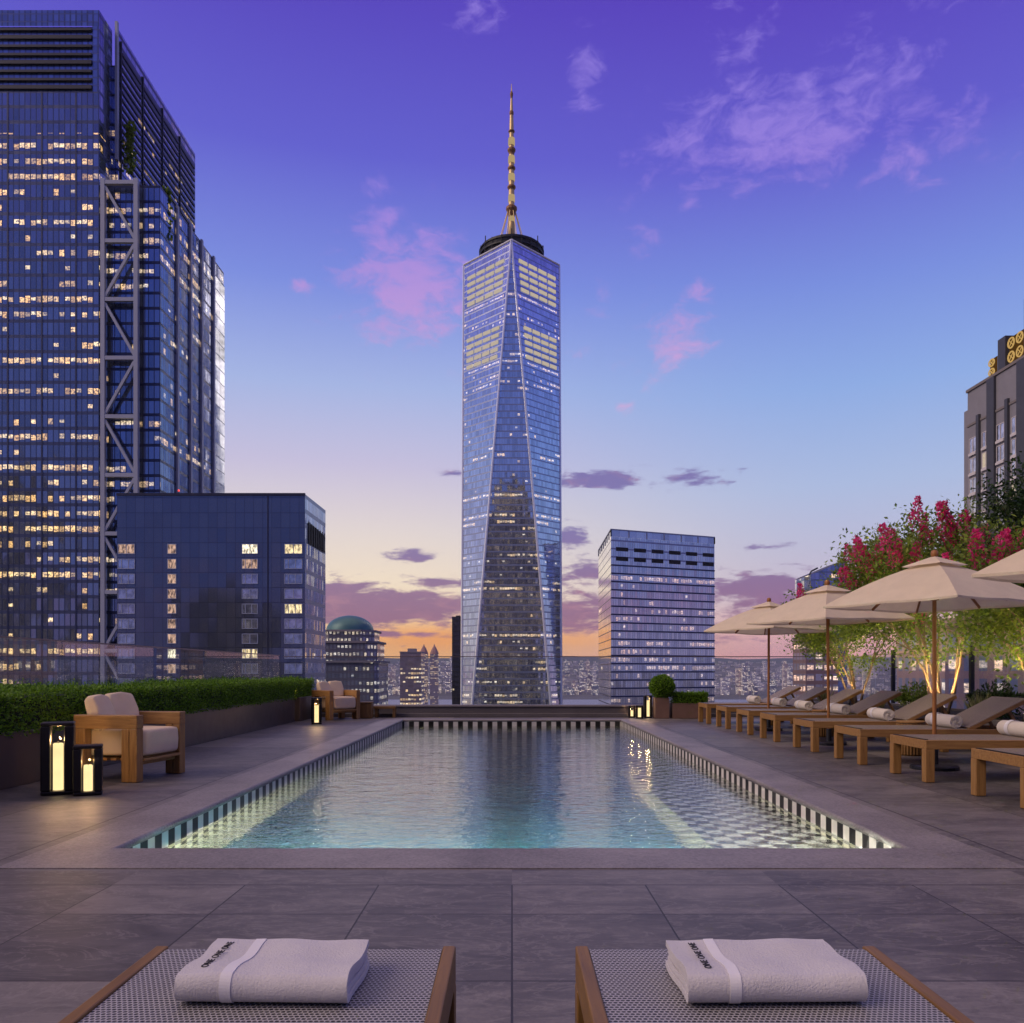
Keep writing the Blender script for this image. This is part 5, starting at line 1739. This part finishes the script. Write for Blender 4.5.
def branch(a, d, L, r, depth, tubes, tips, rnd, up=0.25):
    pts = [Vector(a)]; rs = [r]
    d = Vector(d).normalized()
    n = 4
    for i in range(n):
        d = (d + Vector((rnd.gauss(0, .13), rnd.gauss(0, .13), rnd.gauss(0, .06) + up * 0.12))).normalized()
        pts.append(pts[-1] + d * L / n); rs.append(r * (1 - 0.45 * (i + 1) / n))
    tubes.append((pts, rs))
    if depth == 0:
        tips.append((pts[-1], d)); tips.append((pts[2], d))
        return
    for k in range(3 if depth > 1 else 3):
        nd = (d + Vector((rnd.gauss(0, .55), rnd.gauss(0, .55), rnd.gauss(0.15, .25)))).normalized()
        branch(pts[-1] if k else pts[3], nd, L * rnd.uniform(.5, .72), rs[-1] * .75, depth - 1, tubes, tips, rnd, up)
    tips.append((pts[-2], d))

def myrtle(x, y, h, spread, label, seed, stems=5, leaves=9000, blooms=16, mat=None, flower=True, low=0.30, lat=None, shear=0.0):
    rnd = random.Random(seed); rs_ = np.random.RandomState(seed)
    t = thing('crape_myrtle' if flower else 'leafy_tree', label, 'tree', (x, y, 0.38), 0, 'trees in the planter behind the loungers')
    tubes, tips = [], []
    for k in range(stems):
        a = 2 * PI * k / stems + rnd.uniform(-.3, .3)
        d = Vector((math.cos(a) * .22 * spread, math.sin(a) * .22 * spread, 1))
        branch((x + math.cos(a) * .08, y + math.sin(a) * .08, 0.36), d, h * rnd.uniform(.40, .5), 0.026, 2, tubes, tips, rnd)
    tr = MB()
    for p, r in tubes:
        tr.tube(p, r, 6)
    tr.build('trunk', M['bark'], t, smooth=True)
    tp_ = np.array([list(p) for p, d in tips]); td = np.array([list(d) for p, d in tips])
    ctr = np.array([x, y, 0.38 + h * 0.62])
    n = leaves
    idx = rs_.randint(0, len(tp_), n)
    pos = tp_[idx] + np.clip(rs_.normal(0, 1, (n, 3)), -1.7, 1.7) * np.array([.19, .19, .18]) * spread
    low_z = 0.38 + h * low
    # thin out the leaves low on the stems
    keep = rs_.rand(n) < np.clip((pos[:, 2] - low_z * .55) / (low_z * .5), 0.0, 1)
    pos, idx = pos[keep], idx[keep]
    dirs = unit(td[idx] * .5 + rs_.normal(0, .7, (len(pos), 3)) + np.array([0, 0, -.15]))
    nr = unit(rs_.normal(0, .6, (len(pos), 3)) + np.array([0, 0, .8]))
    leaf_mesh('crown', pos, dirs, nr, rs_.uniform(.05, .095, len(pos)), rs_.uniform(.026, .045, len(pos)), mat or M['leaf'], t)
    if flower:
        order = np.argsort(-(tp_[:, 2] + 0.35 * rs_.rand(len(tp_)) + 0.45 * np.linalg.norm(tp_[:, :2] - ctr[:2], axis=1)))
        chosen = list(order[:int(blooms * 1.5)])
        rnd.shuffle(chosen)
        P_, D_ = [], []
        for q in chosen[:blooms]:
            base = tp_[q]
            ax = unit((td[q] * .5 + np.array([rnd.gauss(0, .28), rnd.gauss(0, .28), 1.25]))[None])[0]
            L = rnd.uniform(.22, .44)
            m = int(210 * L / .25)
            s = rs_.rand(m)
            rad_ = .085 * (1 - s) ** .7 + .014
            off = unit(rs_.normal(size=(m, 3)))
            P_.append(base + ax * (s * L)[:, None] + off * (rad_ * rs_.uniform(.5, 1.1, m))[:, None]); D_.append(unit(off + ax * .4 + rs_.normal(0, .3, (m, 3))))
        P_, D_ = np.concatenate(P_), np.concatenate(D_)
        m = len(P_)
        leaf_mesh('blossom', P_, D_, unit(rs_.normal(size=(m, 3))), rs_.uniform(.025, .05, m), rs_.uniform(.02, .036, m), M['blossom'], t)
    return t
myrtle(6.85, 16.2, 2.55, 0.9, 'multi-stem pink crape myrtle, farthest along the planter, above the middle parasol', 21, 6, 15000, 34)
myrtle(6.70, 12.7, 3.35, 1.05, 'multi-stem pink crape myrtle behind the nearest whole parasol', 33, 7, 19000, 48)
myrtle(6.85, 10.55, 2.7, 1.0, 'pink crape myrtle at the right edge beyond the nearest whole parasol', 47, 6, 16000, 34)
myrtle(8.25, 11.7, 4.0, 0.95, 'tall dark leafy tree without flowers at the right edge', 58, 5, 20000, 0, M['leafdark'], False, 0.3)

def uplight(x, y, aim, label, energy=22):
    t = thing('garden_uplight', label, 'spotlight', (x, y, 0.38), 0, 'small uplights in the planter')
    m_ = MB(); d = (Vector(aim) - Vector((x, y, 0.46))).normalized()
    c = Vector((0, 0, 0.08))
    m_.tube([(0, 0, 0), (0, 0, 0.07)], 0.008, 6); m_.tube([c - d * 0.04, c + d * 0.05], 0.03, 12)
    m_.build('housing', M['black'], t, world=False)
    l = MB(); l.tube([c + d * 0.051, c + d * 0.053], 0.026, 12); l.build('lens', M['lampglow'], t, world=False)
    ld = bpy.data.lights.new('uplight_beam', 'SPOT'); ld.energy = energy; ld.color = (1.0, 0.68, 0.30); ld.spot_size = rad(120); ld.spot_blend = .7; ld.shadow_soft_size = .03
    lo = bpy.data.objects.new('uplight_beam', ld); COL.objects.link(lo); lo.parent = t
    lo.location = c + d * 0.06
    lo.rotation_euler = d.to_track_quat('-Z', 'Y').to_euler()
for i, (x, y, ax, ay) in enumerate(((6.42, 15.5, 6.75, 15.9), (6.40, 12.3, 6.7, 12.7), (6.45, 13.2, 6.75, 12.8), (6.42, 10.2, 6.75, 10.6))):
    uplight(x, y, (ax, ay, 1.5), ['small black uplight under the farthest crape myrtle', 'small black uplight at the near side of the tallest crape myrtle',
                                  'small black uplight at the far side of the tallest crape myrtle', 'small black uplight under the crape myrtle at the right edge'][i], 190)

def shrub(x, y, r, h, label, seed, mat, n=2600, L=(.04, .08)):
    rs_ = np.random.RandomState(seed)
    t = thing('shrub', label, 'shrub', (x, y, 0.38))
    st = MB(); rnd = random.Random(seed)
    pts = []
    for k in range(7):
        a = rnd.uniform(0, 2 * PI); tip = (x + math.cos(a) * r * .6, y + math.sin(a) * r * .6, .38 + h * rnd.uniform(.6, .95))
        st.tube([(x, y, .36), ((x + tip[0]) / 2 + rnd.gauss(0, .02), (y + tip[1]) / 2, .38 + h * .45), tip], [.01, .007, .003], 5); pts.append(tip)
    st.build('stems', M['bark'], t)
    d = unit(rs_.normal(size=(n, 3))); q = rs_.rand(n) ** .45
    pos = np.array([x, y, .38 + h * .5]) + d * (q[:, None]) * np.array([r, r, h * .52])
    pos += 0.06 * np.sin(pos * 17 + seed)
    leaf_mesh('foliage', pos, unit(d + rs_.normal(0, .7, (n, 3))), unit(rs_.normal(0, .7, (n, 3)) + np.array([0, 0, .8])), rs_.uniform(*L, n), rs_.uniform(L[0] * .4, L[1] * .45, n), mat, t)
shrub(7.0, 9.2, .38, .62, 'rounded dark green shrub in the planter at the right edge', 3, M['leafdark'])
shrub(6.9, 11.6, .33, .50, 'dark green shrub in the planter right of the nearest parasol pole', 4, M['leafdark'])
shrub(7.1, 14.3, .34, .42, 'low green shrub in the planter between the two far crape myrtles', 6, M['leaf'])

def grass_clump(x, y, h, label, seed):
    rs_ = np.random.RandomState(seed); n = 130
    a = rs_.uniform(0, 2 * PI, n); tl = rs_.uniform(.1, .75, n)
    d = np.stack([np.cos(a) * tl, np.sin(a) * tl, np.ones(n)], 1)
    pos = np.stack([x + rs_.normal(0, .03, n), y + rs_.normal(0, .03, n), np.full(n, .38)], 1)
    t = thing('grass_clump', label, 'ornamental grass', (x, y, .38), 0, 'pale grasses along the planter front')
    leaf_mesh('blades', pos, unit(d), unit(rs_.normal(size=(n, 3))), rs_.uniform(h * .6, h, n), np.full(n, .012), M['grassleaf'], t)
gl_ = ['at the near end behind the second lounger', 'behind the third lounger backrest', 'behind the fourth lounger backrest', 'behind the fifth lounger backrest', 'behind the sixth lounger', 'at the far end behind the last loungers']
for i, y in enumerate((8.3, 9.8, 11.1, 12.4, 14.1, 16.6)):
    grass_clump(6.35, y, .34 + .06 * (i % 3), 'pale clump of ornamental grass in the planter ' + gl_[i], 70 + i)

# ---- the two foreground loungers with folded towels
def front_lounger(x0, x1, label):
    ye, L, HT = 1.93, 1.95, 0.40
    t = thing('sun_lounger', label, 'sun lounger', ((x0 + x1) / 2, ye - L / 2, 0.004), 0, 'loungers in the foreground')
    rw = 0.030
    for (a, b_) in ((x0, x0 + rw), (x1 - rw, x1)):
        m_ = MB(); m_.box((a, ye - L, HT - 0.085), (b_, ye, HT)); m_.build('side_rail', TEAKD['Y'], t, bevel=0.004)
        for yy in (ye - 0.062, ye - L + 0.2):
            m_ = MB(); m_.box((a - 0.001, yy, 0.004), (b_ + 0.001, yy + 0.06, HT - 0.0855)); m_.build('leg', TEAKD['Z'], t, bevel=0.004)
    m_ = MB(); m_.tube([(x0 + rw, ye - 0.025, HT - 0.022), (x1 - rw, ye - 0.025, HT - 0.022)], 0.017, 10)
    m_.tube([(x0 + rw, ye - L + 0.05, HT - 0.03), (x1 - rw, ye - L + 0.05, HT - 0.03)], 0.017, 10)
    m_.build('cross_tubes', M['darksteel'], t)
    s = MB()
    nx, ny = 12, 30
    path = [(ye - L + 0.04, HT - 0.006)] + [(ye - L + 0.1 + (L - 0.13) * k / ny, HT - 0.004 - 0.007 * math.sin(PI * k / ny)) for k in range(ny + 1)] + [(ye - 0.012, HT - 0.006), (ye - 0.004, HT - 0.016), (ye - 0.003, HT - 0.03), (ye - 0.014, HT - 0.041)]
    s.ribbon(path, 0.003, x0 + rw + 0.001, x1 - rw - 0.001, axis=0)
    s.build('sling', M['sling_white'], t, smooth=False)
    return t
front_lounger(-0.842, -0.133, 'dark teak lounger with woven white sling in the foreground, left of the centre joint')
front_lounger(0.150, 0.858, 'dark teak lounger with woven white sling in the foreground, right of the centre joint')

def folded_towel(x0, x1, y0, y1, z, text_x, label, rz):
    cxm, cym = (x0 + x1) / 2, (y0 + y1) / 2
    t = thing('folded_towel', label, 'towel', (cxm, cym, z), rz, 'folded towels on the foreground loungers')
    hw, hd, h = (x1 - x0) / 2, (y1 - y0) / 2, 0.057
    th = 0.0125
    def loop(inset, f_in, back):
        """fold: back top -> round the front -> back bottom"""
        r = h / 2 - inset
        pts = [(back, h - inset + .0)]
        for k in range(16):
            pts.append((back + (-hd + r + inset - back) * (k + 1) / 16, h - inset + 0.0022 * math.sin(k * .65)))
        for k in range(1, 16):
            a = PI / 2 + PI * k / 16
            pts.append((-hd + r + inset + r * math.cos(a) * 0.95, h / 2 + r * math.sin(a)))
        for k in range(8):
            pts.append((-hd + r + inset + (back - (-hd + r + inset)) * (k) / 7, inset))
        return pts
    m_ = MB()
    m_.ribbon(loop(th / 2, 0, hd), th, -hw, hw, axis=0, jitter=0.0005, seg=44)
    m_.ribbon(loop(th * 1.55, 0, hd - .006), th * 0.92, -hw + .004, hw - .003, axis=0, jitter=0.0006, seg=44)
    m_.box((-hw + .006, -hd + .04, h / 2 - .0045), (hw - .005, hd - .004, h / 2 + .0045))
    ph = x0 * 9
    m_.v = [(p[0] + .003 * math.sin(p[1] * 31 + ph), p[1] + .004 * math.sin(p[0] * 17 + ph * 2) * (p[2] / h),
             p[2] + (p[2] / h) * (.0018 * math.sin(p[0] * 19 + ph) * math.sin(p[1] * 23 + 1 + ph) + .0014 * math.sin(p[0] * 41 + p[1] * 13 + ph))) for p in m_.v]
    cl = m_.build('terry_cloth', M['terry'], t, smooth=True, world=False, autosmooth=38)
    bv = cl.modifiers.new('bevel', 'BEVEL'); bv.width = .004; bv.segments = 2; bv.limit_method = 'ANGLE'; bv.angle_limit = rad(50)
    wv = lambda p: (p[0] + .003 * math.sin(p[1] * 31 + ph), p[1] + .004 * math.sin(p[0] * 17 + ph * 2) * (p[2] / h), p[2] + (p[2] / h) * (.0018 * math.sin(p[0] * 19 + ph) * math.sin(p[1] * 23 + 1 + ph) + .0014 * math.sin(p[0] * 41 + p[1] * 13 + ph)))
    s = MB()
    out = loop(-0.0012, 0, hd - .002)
    s.ribbon(out, 0.0016, text_x[1] - .011, text_x[1] + .011, axis=0, seg=3)
    s.v = [wv(p) for p in s.v]
    s.build('woven_stripe', M['terryband'], t, world=False)
    cu = bpy.data.curves.new('embroidered_words', 'FONT')
    cu.body = 'ONE ONE ONE'; cu.size = 0.0205; cu.align_x = 'CENTER'; cu.align_y = 'CENTER'; cu.extrude = 0.0006; cu.space_character = 1.1
    cu.materials.append(M['ink'])
    tmp = bpy.data.objects.new('words_curve', cu); COL.objects.link(tmp)
    dg = bpy.context.evaluated_depsgraph_get()
    me = bpy.data.meshes.new_from_object(tmp.evaluated_get(dg))
    bpy.data.objects.remove(tmp); bpy.data.curves.remove(cu)
    o = bpy.data.objects.new('embroidered_words', me); COL.objects.link(o); o.parent = t
    o.location = (text_x[0], 0.006, h + 0.0035); o.rotation_euler = (0, 0, PI / 2)
    return t
folded_towel(-0.652, -0.315, 1.575, 1.80, 0.4005, (-0.128, -0.07), 'folded white towel with dark lettering on the left foreground lounger', rad(-1.5))
folded_towel(0.340, 0.690, 1.575, 1.80, 0.4005, (-0.125, -0.083), 'folded white towel with dark lettering on the right foreground lounger', rad(1.0))

# ------------------------------------------------------------------ the dusk air between here and the hills
def haze():
    m_ = MB()
    k = FAR - 100
    m_.box((-FAR - 50, -FAR - 50, -156.5), (FAR + 50, FAR + 50, 420.0))
    mat, b = new_mat('haze_air')
    v = b.n('ShaderNodeVolumePrincipled')
    v.inputs['Color'].default_value = (0.72, 0.72, 0.92, 1)
    v.inputs['Density'].default_value = 3.4e-5
    v.inputs['Anisotropy'].default_value = 0.0
    b.out(v.outputs[0], sock='Volume')
    tag(m_.build('haze', mat), 'thin blue dusk haze over the city', 'haze', None, 'stuff')
haze()
